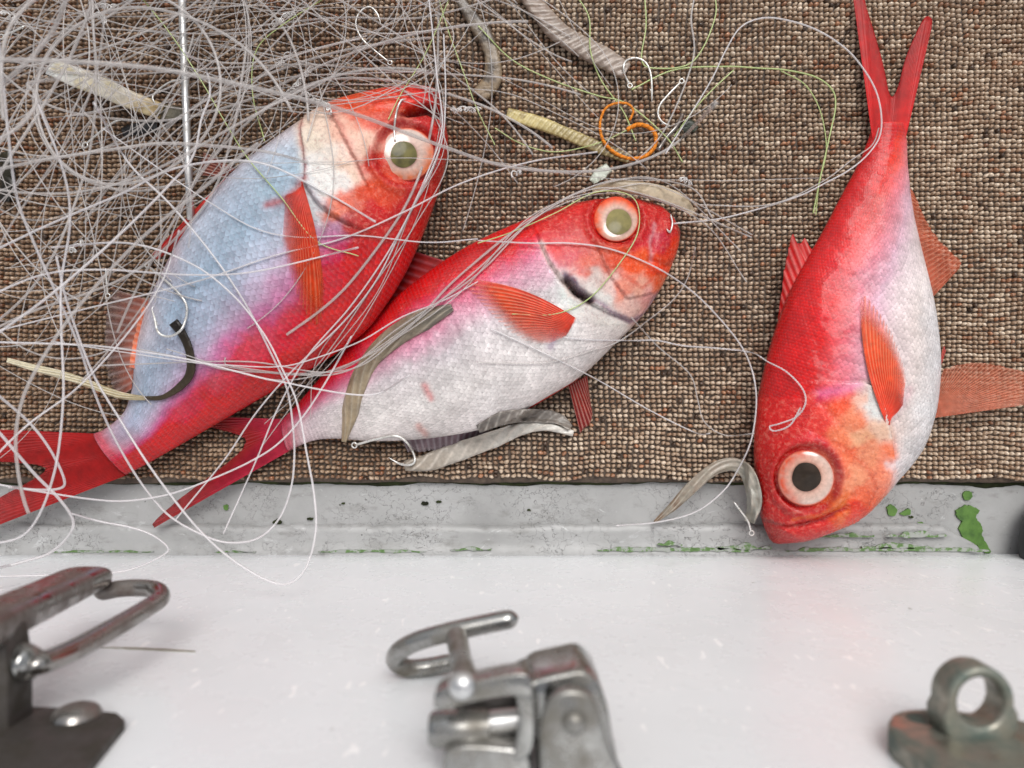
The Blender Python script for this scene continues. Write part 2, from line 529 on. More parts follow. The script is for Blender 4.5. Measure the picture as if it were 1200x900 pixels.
# bead of painted filler along the foot of the wall, ending near the green patch
xs = np.linspace(float(P(-400, 0)[0]), float(P(1162, 640)[0]), 420)
prof = []
for x in xs:
    px = x / S + 600
    wv = (fbm(np.array([px * .02]), np.array([3.0]), 4)[0] - .5) * 5 + (fbm(np.array([px * .12]), np.array([9.0]), 3)[0] - .5) * 3
    front = 614 + wv
    tpr = np.clip((1162 - px) / 55.0, 0, 1)
    front = 647 - (647 - front) * tpr ** .8
    yf = float(P(600, front, ZD)[1])
    h = .0068 * min(1, tpr * 1.6)
    dp = (yf - YW)
    prof.append([(x, YW + dp, ZD - .001), (x, YW + dp * .985, ZD + h * .35), (x, YW + dp * .90, ZD + h * .62), (x, YW + dp * .72, ZD + h * .66),
                 (x, YW + dp * .45, ZD + h * .62), (x, YW + dp * .22, ZD + h * .8), (x, YW + dp * .06, ZD + h), (x, YW - .002, ZD + h * 1.02)])
V = np.array(prof).reshape(-1, 3)
V[:, 2] += .0006 * (fbm(V[:, 0] * 220, V[:, 1] * 220) - .5)
bead = link("filler_bead", mesh("filler_bead", V, grid_faces(len(xs), 8)), None, M["deck"])
tag(bead, kind="structure", label="grey painted bead of filler along the foot of the white wall")

# the white wall: a thick board with a slightly rounded foot and top
zs = np.r_[ZD - .001, ZD + .0005, ZD + .0022, np.linspace(.01, .335, 40), .3375, .3385]
off = np.r_[-.0025, -.0008, 0, np.zeros(40), -.001, -.004]
Xw = np.linspace(-.9, .9, 160)
V = []
for x in Xw:
    for z, o_ in zip(zs, off):
        V.append((x, YW + o_ + .0007 * (fbm(np.array([x * 16]), np.array([z * 16]), 3)[0] - .5), z))
    V.append((x, YW - .03, .3385)); V.append((x, YW - .03, -.008))
wall = link("white_wall", mesh("white_wall", V, grid_faces(len(Xw), len(zs) + 2)), None, M["white"])
tag(wall, "glossy white painted hatch wall that carries three metal fittings", "wall")

def flat_patch(name, outline, zoff, material, parent, jag=1.2, z0=ZD, label=None, dens=70, onwall=False):
    o = np.asarray(outline, float)
    q = smooth(np.vstack([o, o[:1]]), dens)[:-1]
    ang = np.arange(len(q))
    q = q + (RNG.random(q.shape) - .5) * jag * 2
    base = P(q[:, 0], q[:, 1], z0 + zoff)
    lowr = base.copy(); lowr[:, 2] -= .0012
    c = base.mean(0)
    me = bpy.data.meshes.new(name)
    n = len(q)
    faces = [tuple(range(n))] + [(i, i + n, (i + 1) % n + n, (i + 1) % n) for i in range(n)]
    me.from_pydata(np.vstack([base, lowr]).tolist(), [], faces)
    bm = bmesh.new(); bm.from_mesh(me); bmesh.ops.recalc_face_normals(bm, faces=bm.faces); bm.to_mesh(me); bm.free()
    ob = link(name, me, parent, material)
    if label: ob["label"] = label
    return ob
flat_patch("green_paint_patch", [(1121, 598), (1128, 594), (1136, 592), (1147, 598), (1144, 606), (1149, 613), (1152, 620), (1151, 628), (1157, 638), (1161, 648), (1154, 647), (1144, 638), (1133, 633), (1126, 625), (1124, 618), (1128, 612), (1121, 606)], .0012, M["green"], deck, 1.3)
flat_patch("green_paint_patch", [(1129, 577), (1136, 575), (1140, 580), (1137, 586), (1130, 585)], .0012, M["green"], deck, .6, dens=24)
flat_patch("green_paint_patch", [(1039, 594), (1046, 591), (1051, 598), (1048, 605), (1042, 603)], .0012, M["green"], deck, .9, dens=24)
flat_patch("green_paint_patch", [(1054, 602), (1066, 596), (1067, 603), (1060, 604)], .0012, M["green"], deck, .7, dens=20)
flat_patch("green_paint_patch", [(1075, 613), (1081, 612), (1082, 617), (1076, 617)], .0012, M["green"], deck, .4, dens=18)
flat_patch("green_paint_patch", [(262, 592), (267, 592), (266, 598), (262, 597)], .0012, M["green"], deck, .4, dens=16)
for x0, x1, y0, y1 in [(955, 1025, 624, 630), (1038, 1110, 622, 631), (700, 880, 641, 647), (770, 800, 634, 640), (840, 905, 636, 645), (920, 1160, 641, 647), (1010, 1090, 636, 643), (372, 500, 644, 648), (528, 576, 640, 646), (60, 180, 645, 648), (250, 300, 645, 648)]:
    n = max(8, int((x1 - x0) / 7))
    up = [(x, y0 + (y1 - y0) * .35 * random.random() + (0 if 2 < i < n - 3 else (y1 - y0) * .4)) for i, x in enumerate(np.linspace(x0, x1, n))]
    dn = [(x, y1 - (y1 - y0) * .25 * random.random()) for x in np.linspace(x1, x0, n)]
    flat_patch("green_paint_streak", up + dn, .0072, M["green_pale"], bead, .5, dens=4 * n)
# chips where the grey paint has come off
for cx, cy, r in [(498, 590, 3.2), (325, 612, 4), (363, 608, 2.6), (620, 598, 1.6), (402, 590, 1.6), (1110, 633, 6), (1068, 606, 2), (514, 588, 2.5), (660, 616, 3), (1095, 620, 3)]:
    flat_patch("paint_chip", [(cx + r * (1.2 + .4 * random.random()) * math.cos(k), cy + r * (.5 + .4 * random.random()) * math.sin(k)) for k in np.linspace(0, 6.283, 9)[:-1]], .0011, M["slime"], deck, .4, dens=16)

# ------------------------------------------------------------------ the woven mat
matr = empty("woven_mat", (0, .08, 0), "brown and cream woven vinyl deck mat under the fish", "mat")
PITCH = 6.45 * S
MX0, MX1 = float(P(-130, 0)[0]), float(P(1330, 0)[0])
MY0, MY1 = float(P(0, 563)[1]), float(P(0, -110)[1])
nx = int((MX1 - MX0) / PITCH); ny = int((MY1 - MY0) / (PITCH * .86))
I, J = np.meshgrid(np.arange(nx), np.arange(ny), indexing='ij')
I = I.ravel(); J = J.ravel(); nb = len(I)
x = MX0 + (I + .5) * PITCH; y = MY0 + (J + .5) * PITCH * .86
edge_w = (fbm(x * 40, np.full(nb, 2.0)) - .5) * .004
x = x + (fbm(x * 25, y * 25 + 7) - .5) * PITCH * 1.4 + (RNG.random(nb) - .5) * PITCH * .22
y = y + (fbm(x * 25 + 40, y * 25) - .5) * PITCH * 1.4 + (RNG.random(nb) - .5) * PITCH * .16 + edge_w * np.exp(-J / 6.0)
hw = PITCH * (.385 + .10 * RNG.random(nb)); hh = PITCH * (.318 + .08 * RNG.random(nb))
ht = .0012 + .0009 * RNG.random(nb)
skew = (RNG.random(nb) - .5) * .5
K = 8
ang = np.linspace(0, 2 * np.pi, K, endpoint=False) + np.pi / 8
sq = 1 / np.maximum(np.abs(np.cos(ang)), np.abs(np.sin(ang))) ** .85
rings = [(1.0, -.0022), (.95, .0), (.70, .78)]
VV = []
JIT = RNG.random((nb, K))
for rr, zz in rings:
    jt = 1 + (JIT - .5) * .42
    cx = rr * sq * np.cos(ang) * jt; cy = rr * sq * np.sin(ang) * jt
    X = x[:, None] + hw[:, None] * cx + skew[:, None] * hh[:, None] * cy * 1.0
    Y = y[:, None] + hh[:, None] * cy + skew[:, None] * hw[:, None] * cx * .5
    Z = np.where(zz < 0, -.0022 - .0 * X, -.0012 + ht[:, None] * zz + 0 * X)
    VV.append(np.stack([X, Y, Z], -1))
top = np.stack([x + (RNG.random(nb) - .5) * hw * .4, y + (RNG.random(nb) - .5) * hh * .4, -.0012 + ht * 1.0], -1)[:, None]
V = np.concatenate(VV + [top], 1)                   # nb, 25, 3
j = np.arange(K); jn = (j + 1) % K
f = []
for r_ in range(2):
    f.append(np.stack([r_ * K + j, r_ * K + jn, (r_ + 1) * K + jn, (r_ + 1) * K + j], -1))
fq = np.concatenate(f)
ft = np.stack([2 * K + j, 2 * K + jn, np.full(K, 3 * K), np.full(K, 3 * K)], -1)
fl = np.concatenate([fq, ft])
F = (fl[None] + (np.arange(nb) * 25)[:, None, None]).reshape(-1, 4)
# yarn colours: runs along each row
yarn = vnoise(I * .31 + J * 13.7, J * 7.31) * .6 + RNG.random(nb) * .4
big = fbm(x * 12, y * 12 + 3)
pal = np.array([lin((150, 124, 104)), lin((164, 142, 122)), lin((174, 154, 136)), lin((184, 166, 148)), lin((198, 182, 164)), lin((218, 204, 188))])
ti = np.clip((yarn - .18) / .64, 0, .999) * (len(pal) - 1)
i0 = ti.astype(int); fr = (ti - i0)[:, None]
colr = pal[i0] * (1 - fr) + pal[np.minimum(i0 + 1, 5)] * fr
rust = (vnoise(I * .45 + 9, J * 3.17 + 4) > .80) & (RNG.random(nb) < .75)
colr[rust] = lin((164, 122, 96)) * (.6 + .7 * RNG.random((rust.sum(), 1)))
drk = RNG.random(nb) < .016
colr[drk] = lin((84, 66, 54)) * (.6 + .6 * RNG.random((drk.sum(), 1)))
# darker and browner towards the tangle at the left
left_dark = np.clip(1.0 - (x + .12) / .16 + (big - .5) * 1.4, 0, 1)
colr = colr * (1 - left_dark[:, None] * np.array([.34, .42, .48])[None])
colr = colr * (.86 + .25 * (big[:, None])) * np.array([1.0, .935, .86])[None]
Vf = V.reshape(-1, 3)
colv = np.repeat(colr, 25, 0)
me = bpy.data.meshes.new("weave")
tri = F[:, 2] == F[:, 3]
idx = np.concatenate([F[~tri].ravel(), F[tri][:, :3].ravel()]).astype(np.int32)
nq, ntri = int((~tri).sum()), int(tri.sum())
me.vertices.add(len(Vf)); me.vertices.foreach_set("co", Vf.astype(np.float32).ravel())
me.loops.add(len(idx)); me.loops.foreach_set("vertex_index", idx)
me.polygons.add(nq + ntri)
me.polygons.foreach_set("loop_start", np.r_[np.arange(nq) * 4, nq * 4 + np.arange(ntri) * 3].astype(np.int32))
me.polygons.foreach_set("loop_total", np.r_[np.full(nq, 4), np.full(ntri, 3)].astype(np.int32))
me.polygons.foreach_set("use_smooth", np.full(nq + ntri, True))
me.update(calc_edges=True)
at = me.attributes.new("paint", 'FLOAT_COLOR', 'POINT')
c4 = np.ones((len(Vf), 4), np.float32); c4[:, :3] = colv
at.data.foreach_set("color", c4.ravel())
wo = link("weave", me, matr, M["weave"]); wo["kind"] = "stuff"
# backing sheet with a ragged front edge
n = 300
bxs = np.linspace(MX0, MX1, n)
yf = MY0 - .0006 - .0022 * fbm(bxs * 55, np.full(n, 1.0), 5)
zz = [-.0012 - .0008, -.0026, ZD + .0003]
V = []
for x_, y_ in zip(bxs, yf):
    V += [(x_, MY1, -.0021), (x_, MY0 + .002, -.0021), (x_, y_ + .0008, -.0024), (x_, y_, -.0032), (x_, y_ - .0002, ZD - .0004)]
link("backing", mesh("backing", V, grid_faces(n, 5)[:, ::-1]), matr, M["backing"])
# dark slime squeezed out along the mat's front edge
n = 360
sx = np.linspace(MX0, MX1, n)
spx = sx / S + 600
wd = .0008 + .0042 * np.clip(fbm(sx * 45 + 3, np.full(n, 5.0), 5) - .28, 0, 1) + .003 * np.clip((spx - 980) / 250, 0, 1) * fbm(sx * 90, np.full(n, 8.0))
V = []
for x_, y_, w_ in zip(sx, yf if len(yf) == n else np.interp(sx, bxs, yf), wd):
    V += [(x_, y_ + .0015, -.0042), (x_, y_ - .0002, -.0046), (x_, y_ - w_ * .7, ZD + .0012), (x_, y_ - w_, ZD - .0004)]
sl = link("slime_edge", mesh("slime_edge", V, grid_faces(n, 4)[:, ::-1]), matr, M["slime"])

# ------------------------------------------------------------------ fish
ZMAP = np.zeros((240, 320))                        # height of what lies on the mat, 4 px cells from (-40, -30)
def zmap_add(p):
    px, py = pix(p)
    i = np.clip(((py + 30) / 4).astype(int), 0, 239); j = np.clip(((px + 40) / 4).astype(int), 0, 319)
    np.maximum.at(ZMAP, (i, j), p[:, 2])
def zat(px, py):
    i = np.clip(((np.asarray(py) + 30) / 4), 0, 238.99); j = np.clip(((np.asarray(px) + 40) / 4), 0, 318.99)
    i0 = i.astype(int); j0 = j.astype(int); fi = i - i0; fj = j - j0
    return (ZMAP[i0, j0] * (1 - fj) + ZMAP[i0, j0 + 1] * fj) * (1 - fi) + (ZMAP[i0 + 1, j0] * (1 - fj) + ZMAP[i0 + 1, j0 + 1] * fj) * fi

NU, NT, NB = 300, 150, 44
def fish_body(root, dors, vent, hmax, hprof, pts, strokes, steps, grooves, eye, bands, skin, scaly_from, lift=.0):
    """dors / vent: outlines from snout to tail in photo pixels; hprof: half thickness along the body"""
    u = np.linspace(0, 1, NU)
    us = u ** 1.25                                   # denser at the head
    D = smooth(dors, 600); Vn = smooth(vent, 600)
    samp = lambda A: np.stack([np.interp(us, np.linspace(0, 1, 600), A[:, k]) for k in range(2)], -1)
    D, Vn = samp(D), samp(Vn)
    hp = np.interp(us, [a for a, _ in hprof], [b for _, b in hprof])
    for _ in range(6): hp = np.convolve(np.pad(hp, 4, 'edge'), np.ones(9) / 9, 'valid')
    wid = np.linalg.norm(D - Vn, axis=1)
    h = hmax * hp
    h = np.minimum(h, wid * S * .5)
    h[0] = 0.0004
    zc = h * .98 + .0006 + lift * np.clip((us - .6) / .4, 0, 1)
    th = np.r_[np.linspace(0, np.pi, NT), np.linspace(np.pi, 2 * np.pi, NB + 2)[1:-1]]
    c = np.cos(th); s = np.sin(th)
    q = np.clip(1 - c ** 2, 0, 1)
    zt = np.where(s >= 0, q ** .56, -(q ** .42))
    tt = (c * .5 + .5)
    PX = D[:, None, 0] * tt[None] + Vn[:, None, 0] * (1 - tt[None])
    PY = D[:, None, 1] * tt[None] + Vn[:, None, 1] * (1 - tt[None])
    base = P(PX, PY, np.broadcast_to(zc[:, None], PX.shape))
    Z = zc[:, None] + h[:, None] * zt[None]
    pos = base.copy(); pos[..., 2] = Z
    # pixels each upper point is seen at
    qx, qy = pix(pos)
    topm = (s >= 0)[None] * np.clip(zt[None] * 3, 0, 1)
    ex, ey, er = eye["c"][0], eye["c"][1], eye["r"]
    disp = np.zeros(PX.shape)
    for poly, a, wdt, refpt in steps:
        d, sd_ = poly_dist(qx, qy, poly)
        _, rs = poly_dist(np.array([refpt[0]], float), np.array([refpt[1]], float), poly)
        inside = sd_ == rs[0]
        disp += 2.0 * np.where(inside, a * np.exp(-d / wdt), -a * .4 * np.exp(-(d / 3.0) ** 2))
    for poly, a, wdt in grooves:
        d, _ = poly_dist(qx, qy, poly)
        disp -= 1.7 * a * np.exp(-(d / wdt) ** 2)
    de = np.hypot(qx - ex, qy - ey)
    disp += .0016 * np.exp(-((de - er * 1.26) / (er * .15)) ** 2) - .0035 * (1 / (1 + np.exp((de - er * 1.06) / 1.2)))
    disp += (fbm(qx / 26.0, qy / 26.0) - .5) * .0012 + (fbm(qx / 9.0 + 3, qy / 9.0) - .5) * .0004
    pos[..., 2] += disp * topm
    # colours
    cp = np.array([(a[0], a[1]) for a in pts], float); cc = np.array([lin(a[2]) for a in pts])
    wx = qx + (fbm(qx / 14., qy / 14.) - .5) * 22; wy = qy + (fbm(qx / 14. + 9, qy / 14. + 5) - .5) * 22
    num = np.zeros(PX.shape + (3,)); den = np.zeros(PX.shape)
    num2 = np.zeros(PX.shape + (3,)); den2 = np.zeros(PX.shape)
    for (ax, ay), cl in zip(cp, cc):
        d2 = (wx - ax) ** 2 + (wy - ay) ** 2
        wgt = 1.0 / (d2 + 60.0) ** 1.7
        num += wgt[..., None] * cl; den += wgt
        wgt = (400.0 / (d2 + 40.0)) ** 2.3
        num2 += wgt[..., None] * cl; den2 += wgt
    d, sd_ = poly_dist(qx, qy, eye["scal_line"])
    _, rs = poly_dist(np.array([ex], float), np.array([ey], float), eye["scal_line"])
    hs_ = (np.where(sd_ == rs[0], 0, np.clip(d / 10, 0, 1)) * np.clip((us - .12) / .05, 0, 1)[:, None])[..., None]
    colr = num / den[..., None] * hs_ + num2 / den2[..., None] * (1 - hs_)
    rg = np.exp(-((de - er * 1.13) / (er * .11)) ** 2)[..., None] * .6
    colr = colr * (1 - rg) + lin((176, 30, 42)) * rg
    bt = (1 - np.broadcast_to(tt[None], PX.shape)) * (1 - eye.get('tailred', 0) * np.clip((us[:, None] - .62) / .3, 0, 1)) \
        + (fbm(qx / 40., qy / 40.) - .5) * .10 + (fbm(qx / 8., qy / 8.) - .5) * .05
    bx = [b_[0] for b_ in bands]; bc = np.array([lin(b_[1]) for b_ in bands])
    bcol = np.clip(np.stack([np.interp(bt, bx, bc[:, k_]) for k_ in range(3)], -1) - np.array([.03, .036, .038]), .003, .84)
    bw = (hs_ * .8) * (1 - np.clip((us[:, None, None] - .9) / .1, 0, 1) * .5)
    colr = colr * (1 - bw) + bcol * bw
    for poly, cl, wdt, st in strokes:
        d, _ = poly_dist(qx + (fbm(qx / 7., qy / 7.) - .5) * 5, qy + (fbm(qx / 7. + 5, qy / 7.) - .5) * 5, poly)
        k = (st * np.exp(-(d / wdt) ** 2))[..., None]
        colr = colr * (1 - k) + lin(cl) * k
    k = np.clip((fbm(qx / 30., qy / 30. + 20, 5) - .5) * .45, -.2, .2)[..., None]
    colr = np.clip(colr * (1 + k), 0, .86)
    colr = np.clip((colr - np.array([.028, .034, .038])) * .98, .003, .84)
    sca = np.clip((us - scaly_from) / .05, 0, 1)[:, None] * np.ones(PX.shape)
    if "scal_line" in eye:
        d, sd_ = poly_dist(qx, qy, eye["scal_line"])
        _, rs = poly_dist(np.array([ex], float), np.array([ey], float), eye["scal_line"])
        sca = np.where(sd_ == rs[0], np.clip(.0 + 0 * d, 0, 1), np.clip(d / 5, 0, 1))
    V = pos.reshape(-1, 3)
    # UV: U along, V across (metres-true enough for scales)
    uu = np.broadcast_to(us[:, None], PX.shape)
    vv = np.broadcast_to((th / (2 * np.pi))[None], PX.shape)
    UV = np.stack([uu, vv], -1).reshape(-1, 2)
    Fq = grid_faces(NU, len(th), True)
    endc = V[-len(th):].mean(0)
    nV = len(V)
    V = np.vstack([V, V[:len(th)].mean(0), endc])
    L = len(th); j = np.arange(L); jn = (j + 1) % L
    colf = np.vstack([colr.reshape(-1, 3), colr[0].mean(0), colr[-1].mean(0)])
    UV = np.vstack([UV, [0, .25], [1, .25]])
    scf = np.r_[sca.ravel(), 0, 1]
    faces = Fq.tolist() + [(int(b_), int(a_), nV) for a_, b_ in zip(j, jn)] + [(int(nV - L + a_), int(nV - L + b_), nV + 1) for a_, b_ in zip(j, jn)]
    me = bpy.data.meshes.new("body")
    me.from_pydata(V.tolist(), [], faces)
    me.polygons.foreach_set("use_smooth", np.full(len(me.polygons), True))
    at = me.attributes.new("paint", 'FLOAT_COLOR', 'POINT')
    c4 = np.ones((len(V), 4), np.float32); c4[:, :3] = colf
    at.data.foreach_set("color", c4.ravel())
    at = me.attributes.new("scaly", 'FLOAT', 'POINT'); at.data.foreach_set("value", scf.astype(np.float32))
    uvl = me.uv_layers.new(name="UVMap")
    li = np.empty(len(me.loops), np.int32); me.loops.foreach_get("vertex_index", li)
    uvl.data.foreach_set("uv", UV[li].astype(np.float32).ravel())
    bm = bmesh.new(); bm.from_mesh(me); bmesh.ops.recalc_face_normals(bm, faces=bm.faces); bm.to_mesh(me); bm.free()
    ob = link("body", me, root, skin)
    zmap_add(pos[:, :NT].reshape(-1, 3))
    return ob, pos

def fish_eye(root, e):
    """iris dome with a flat-fronted pupil and a rim"""
    cx, cy = e["c"]; r = e["r"]; rx, ry = e.get("rr", (r, r))
    pc = e["p"]; pr = e["pr"]
    z0 = e["z"]
    sx, sy = e.get("tilt", (0, 0))                  # rise of the surface per pixel across / down
    nr, na = 26, 64
    rad = np.linspace(0, 1, nr); an = np.linspace(0, 2 * np.pi, na, endpoint=False)
    R_, A_ = np.meshgrid(rad, an, indexing='ij')
    px = cx + rx * R_ * np.cos(A_); py = cy + ry * R_ * np.sin(A_)
    dome = .0034 * (1 - R_ ** 2) ** .5 - .0016
    z = z0 + dome + sx * (px - cx) + sy * (py - cy)
    z = np.where(R_ > .97, z - .002, z)
    pos = P(px, py, z)
    pd = np.hypot(px - pc[0], py - pc[1]) / pr
    col = np.zeros(px.shape + (3,))
    t_ = fbm(px / 6., py / 6.)
    inner, outer, blotch = [lin(c) for c in e["iris"]]
    k = np.clip((pd - 1) / ((r / pr) - 1), 0, 1)[..., None]
    col[:] = inner * (1 - k) + outer * k
    ba = e["blotch_dir"]
    bl = np.clip((np.cos(A_ - ba) + e.get('bw', .1)) * 1.5, 0, 1) * np.clip((R_ - .55) * 3.2, 0, 1) * np.clip(t_ * 1.4 + .2, 0, 1)
    col = col * (1 - bl[..., None]) + blotch * bl[..., None]
    col *= (.80 + .3 * t_)[..., None] * (.93 + .07 * np.cos(A_ * 46 + t_ * 9))[..., None]
    dk = np.exp(-((pd - 1.0) / .10) ** 2)[..., None] * .55
    col = col * (1 - dk) + lin((120, 70, 58)) * dk
    col = np.clip(col - .03, .004, 1)
    rim = np.clip((R_ - .90) / .06, 0, 1)[..., None]
    col = col * (1 - rim) + lin(e.get("rim", (225, 130, 110))) * rim
    me = mesh("eye", pos.reshape(-1, 3), grid_faces(nr, na, True), col=np.clip(col, 0, .85).reshape(-1, 3))
    ob = link("eye", me, root, M["eye"])
    # pupil: a lens sunk in the iris
    R2, A2 = np.meshgrid(np.linspace(0, 1, 14), np.linspace(0, 2 * np.pi, 40, endpoint=False), indexing='ij')
    wob = 1 + .015 * np.sin(A2 * 3 + 1) + .012 * np.sin(A2 * 5)
    px = pc[0] + pr * R2 * np.cos(A2) * wob; py = pc[1] + pr * R2 * np.sin(A2) * wob
    rr_ = np.hypot((px - cx) / rx, (py - cy) / ry)
    z = z0 + .0034 * np.clip(1 - rr_ ** 2, 0, 1) ** .5 - .0016 + sx * (px - cx) + sy * (py - cy) + .0007 - .0005 * R2 ** 2
    t2 = fbm(px / 9. + 2, py / 9.)
    ca, cb = [lin(c) for c in e["pupil"]]
    cl = ca * (1 - t2[..., None]) + cb * t2[..., None]
    me = mesh("pupil", P(px, py, z).reshape(-1, 3), grid_faces(14, 40, True), col=cl.reshape(-1, 3))
    link("pupil", me, ob, M["pupil"])
    return ob

def fin(root, name, base, tip, zb, zt, colb, colt, rays, tip_alpha, base_alpha=1.0, hug=None, bulge=0.0, pale=(.75, .5, .42), jag=2.0, label=None, sub=5, fade=0.0):
    """fan of rays from the base polyline to the tip polyline (photo pixels)"""
    nu, nv = rays * sub + 1, 22
    Bp = smooth(base, nu); Tp = smooth(tip, nu) if len(tip) > 2 else smooth(tip, nu)
    rj = np.abs(((np.arange(nu) / sub) % 1.0) - .5) * 2
    tj = (1 - rj) * jag * .35 + 2.2 * jag * (fbm(np.arange(nu) / sub * .8, np.full(nu, 3.3)) - .4)
    v = np.linspace(0, 1, nv)[None, :, None]
    dirv = Tp - Bp
    ln = np.linalg.norm(dirv, axis=1, keepdims=True) + 1e-6
    Tp = Tp - dirv / ln * (tj[:, None] + RNG.random((nu, 1)) * jag * .5)
    pq = Bp[:, None] * (1 - v) + Tp[:, None] * v
    nrm = np.stack([-dirv[:, 1], dirv[:, 0]], -1) / ln
    pq = pq + nrm[:, None] * (bulge * np.sin(np.pi * v)) * (ln / ln.max())[:, None] ** 2
    vz = v[..., 0]
    wav = .0003 * np.sin(np.linspace(0, 9, nu))[:, None] * vz
    ridge = .00016 * np.cos(np.arange(nu) / sub * 2 * np.pi)[:, None] * (1 - .4 * vz)
    if hug is not None:
        z = zat(pq[..., 0], pq[..., 1]) + hug
        for _ in range(3):
            z[1:-1] = (z[:-2] + z[1:-1] * 2 + z[2:]) / 4; z[:, 1:-1] = (z[:, :-2] + z[:, 1:-1] * 2 + z[:, 2:]) / 4
        z = z + ridge + .0007 * np.sin(np.pi * vz) * np.ones((nu, 1)) - .0016 * np.clip(1 - vz / .08, 0, 1)
    else:
        z = zb * (1 - vz) + zt * vz + ridge + wav
    top = P(pq[..., 0], pq[..., 1], z)
    bot = top.copy(); bot[..., 2] -= .0002
    n_ = nu * nv
    V = np.vstack([top.reshape(-1, 3), bot.reshape(-1, 3)])
    F1 = grid_faces(nu, nv); F2 = grid_faces(nu, nv)[:, ::-1] + n_
    rim = []
    loop = [(i, 0) for i in range(nu)] + [(nu - 1, k) for k in range(1, nv)] + [(i, nv - 1) for i in range(nu - 2, -1, -1)] + [(0, k) for k in range(nv - 2, 0, -1)]
    ids = [i * nv + k for i, k in loop]
    for a_, b_ in zip(ids, ids[1:] + ids[:1]): rim.append((a_, b_, b_ + n_, a_ + n_))
    F = np.vstack([F1, F2, np.array(rim)])
    uv = np.stack(np.broadcast_arrays(np.linspace(0, 1, nu)[:, None], vz), -1).reshape(-1, 2)
    cb, ct = lin(colb), lin(colt)
    cl = cb * (1 - vz[..., None]) + ct * vz[..., None] + np.zeros((nu, nv, 3))
    cl = cl * (.75 + .5 * fbm(pq[..., 0] / 12, pq[..., 1] / 12))[..., None]
    cl = np.clip(cl - .025, .004, 1)
    me = mesh(name, V, F, col=np.vstack([cl.reshape(-1, 3)] * 2), uv=np.vstack([uv] * 2))
    ob = link(name, me, root, fin_mat(name + "_skin", rays, tip_alpha, base_alpha, pale, fade))
    if label: ob["label"] = label
    return ob

M["eye"] = paint_mat("eye_iris", .12, .6, .8, 900, 0, var=.1)
M["pupil"] = paint_mat("eye_pupil", .12, .18, .0, 300, 0, var=.15)

# ---- fish by the left, lying over the tangle
f1 = empty("red_fish", P(330, 320, 0).tolist(), "silver blue fish with deep red back, wrapped in the thickest of the tangle", "fish", "red fish lying on the mat")
e1 = dict(c=(476, 181), r=33, rr=(33, 32), p=(473, 181), pr=15.5, z=0, iris=((214, 176, 160), (224, 204, 192), (222, 120, 74)), blotch_dir=.9, pupil=((64, 62, 46), (134, 126, 76)), rim=(222, 110, 80),
          scal_line=[(352, 120), (350, 150), (354, 185), (352, 215), (352, 235), (375, 262), (420, 275), (470, 285), (520, 290)])
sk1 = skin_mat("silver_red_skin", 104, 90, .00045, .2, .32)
pts1 = [(480, 108, (226, 62, 32)), (440, 112, (230, 74, 44)), (410, 120, (226, 84, 54)), (515, 112, (205, 40, 28)), (512, 140, (190, 28, 28)), (420, 132, (228, 100, 78)), (398, 150, (236, 188, 168)),
        (375, 150, (236, 212, 194)), (385, 185, (236, 226, 216)), (368, 168, (238, 224, 206)), (395, 215, (230, 226, 222)), (410, 197, (236, 204, 184)), (425, 170, (238, 196, 176)), (385, 215, (232, 232, 228)), (375, 200, (232, 230, 226)),
        (445, 142, (216, 90, 78)), (470, 140, (214, 112, 100)), (500, 150, (204, 34, 40)), (438, 190, (204, 60, 48)), (500, 216, (196, 28, 26)), (455, 216, (216, 74, 42)), (522, 170, (200, 22, 28)),
        (430, 226, (222, 78, 48)), (402, 236, (226, 84, 52)), (392, 246, (226, 112, 82)), (440, 252, (212, 48, 32)), (480, 252, (200, 26, 26)), (420, 270, (204, 62, 62)), (460, 290, (198, 26, 28)), (392, 272, (200, 150, 180)),
        (402, 300, (206, 96, 120)), (430, 322, (202, 34, 42)), (388, 328, (212, 128, 146)), (362, 230, (226, 235, 240)), (360, 252, (220, 230, 235)), (330, 180, (208, 216, 226)), (340, 200, (186, 212, 226)), (300, 200, (198, 208, 226)),
        (270, 230, (188, 198, 222)), (320, 222, (180, 208, 222)), (250, 270, (194, 202, 224)), (282, 270, (172, 194, 216)), (230, 320, (174, 192, 218)), (262, 330, (158, 186, 210)), (300, 310, (188, 202, 218)), (322, 340, (202, 188, 210)),
        (210, 370, (168, 186, 216)), (240, 380, (158, 184, 210)), (282, 380, (188, 188, 210)), (310, 388, (204, 156, 196)), (340, 400, (206, 110, 140)), (220, 430, (168, 188, 214)), (250, 430, (192, 178, 206)), (282, 430, (202, 136, 172)),
        (190, 460, (176, 186, 212)), (222, 480, (194, 134, 172)), (160, 490, (184, 160, 192)), (130, 510, (190, 120, 142)), (152, 530, (200, 66, 82)), (380, 385, (202, 28, 34)), (350, 430, (200, 22, 28)), (305, 460, (204, 26, 28)), (250, 488, (202, 28, 34)),
        (200, 520, (204, 26, 32)), (440, 352, (198, 20, 26)), (480, 290, (198, 20, 22)), (502, 240, (204, 20, 22)), (420, 390, (198, 20, 24)), (318, 450, (204, 40, 50)), (200, 312, (204, 162, 176)), (172, 380, (216, 156, 146)), (185, 340, (190, 180, 205))]
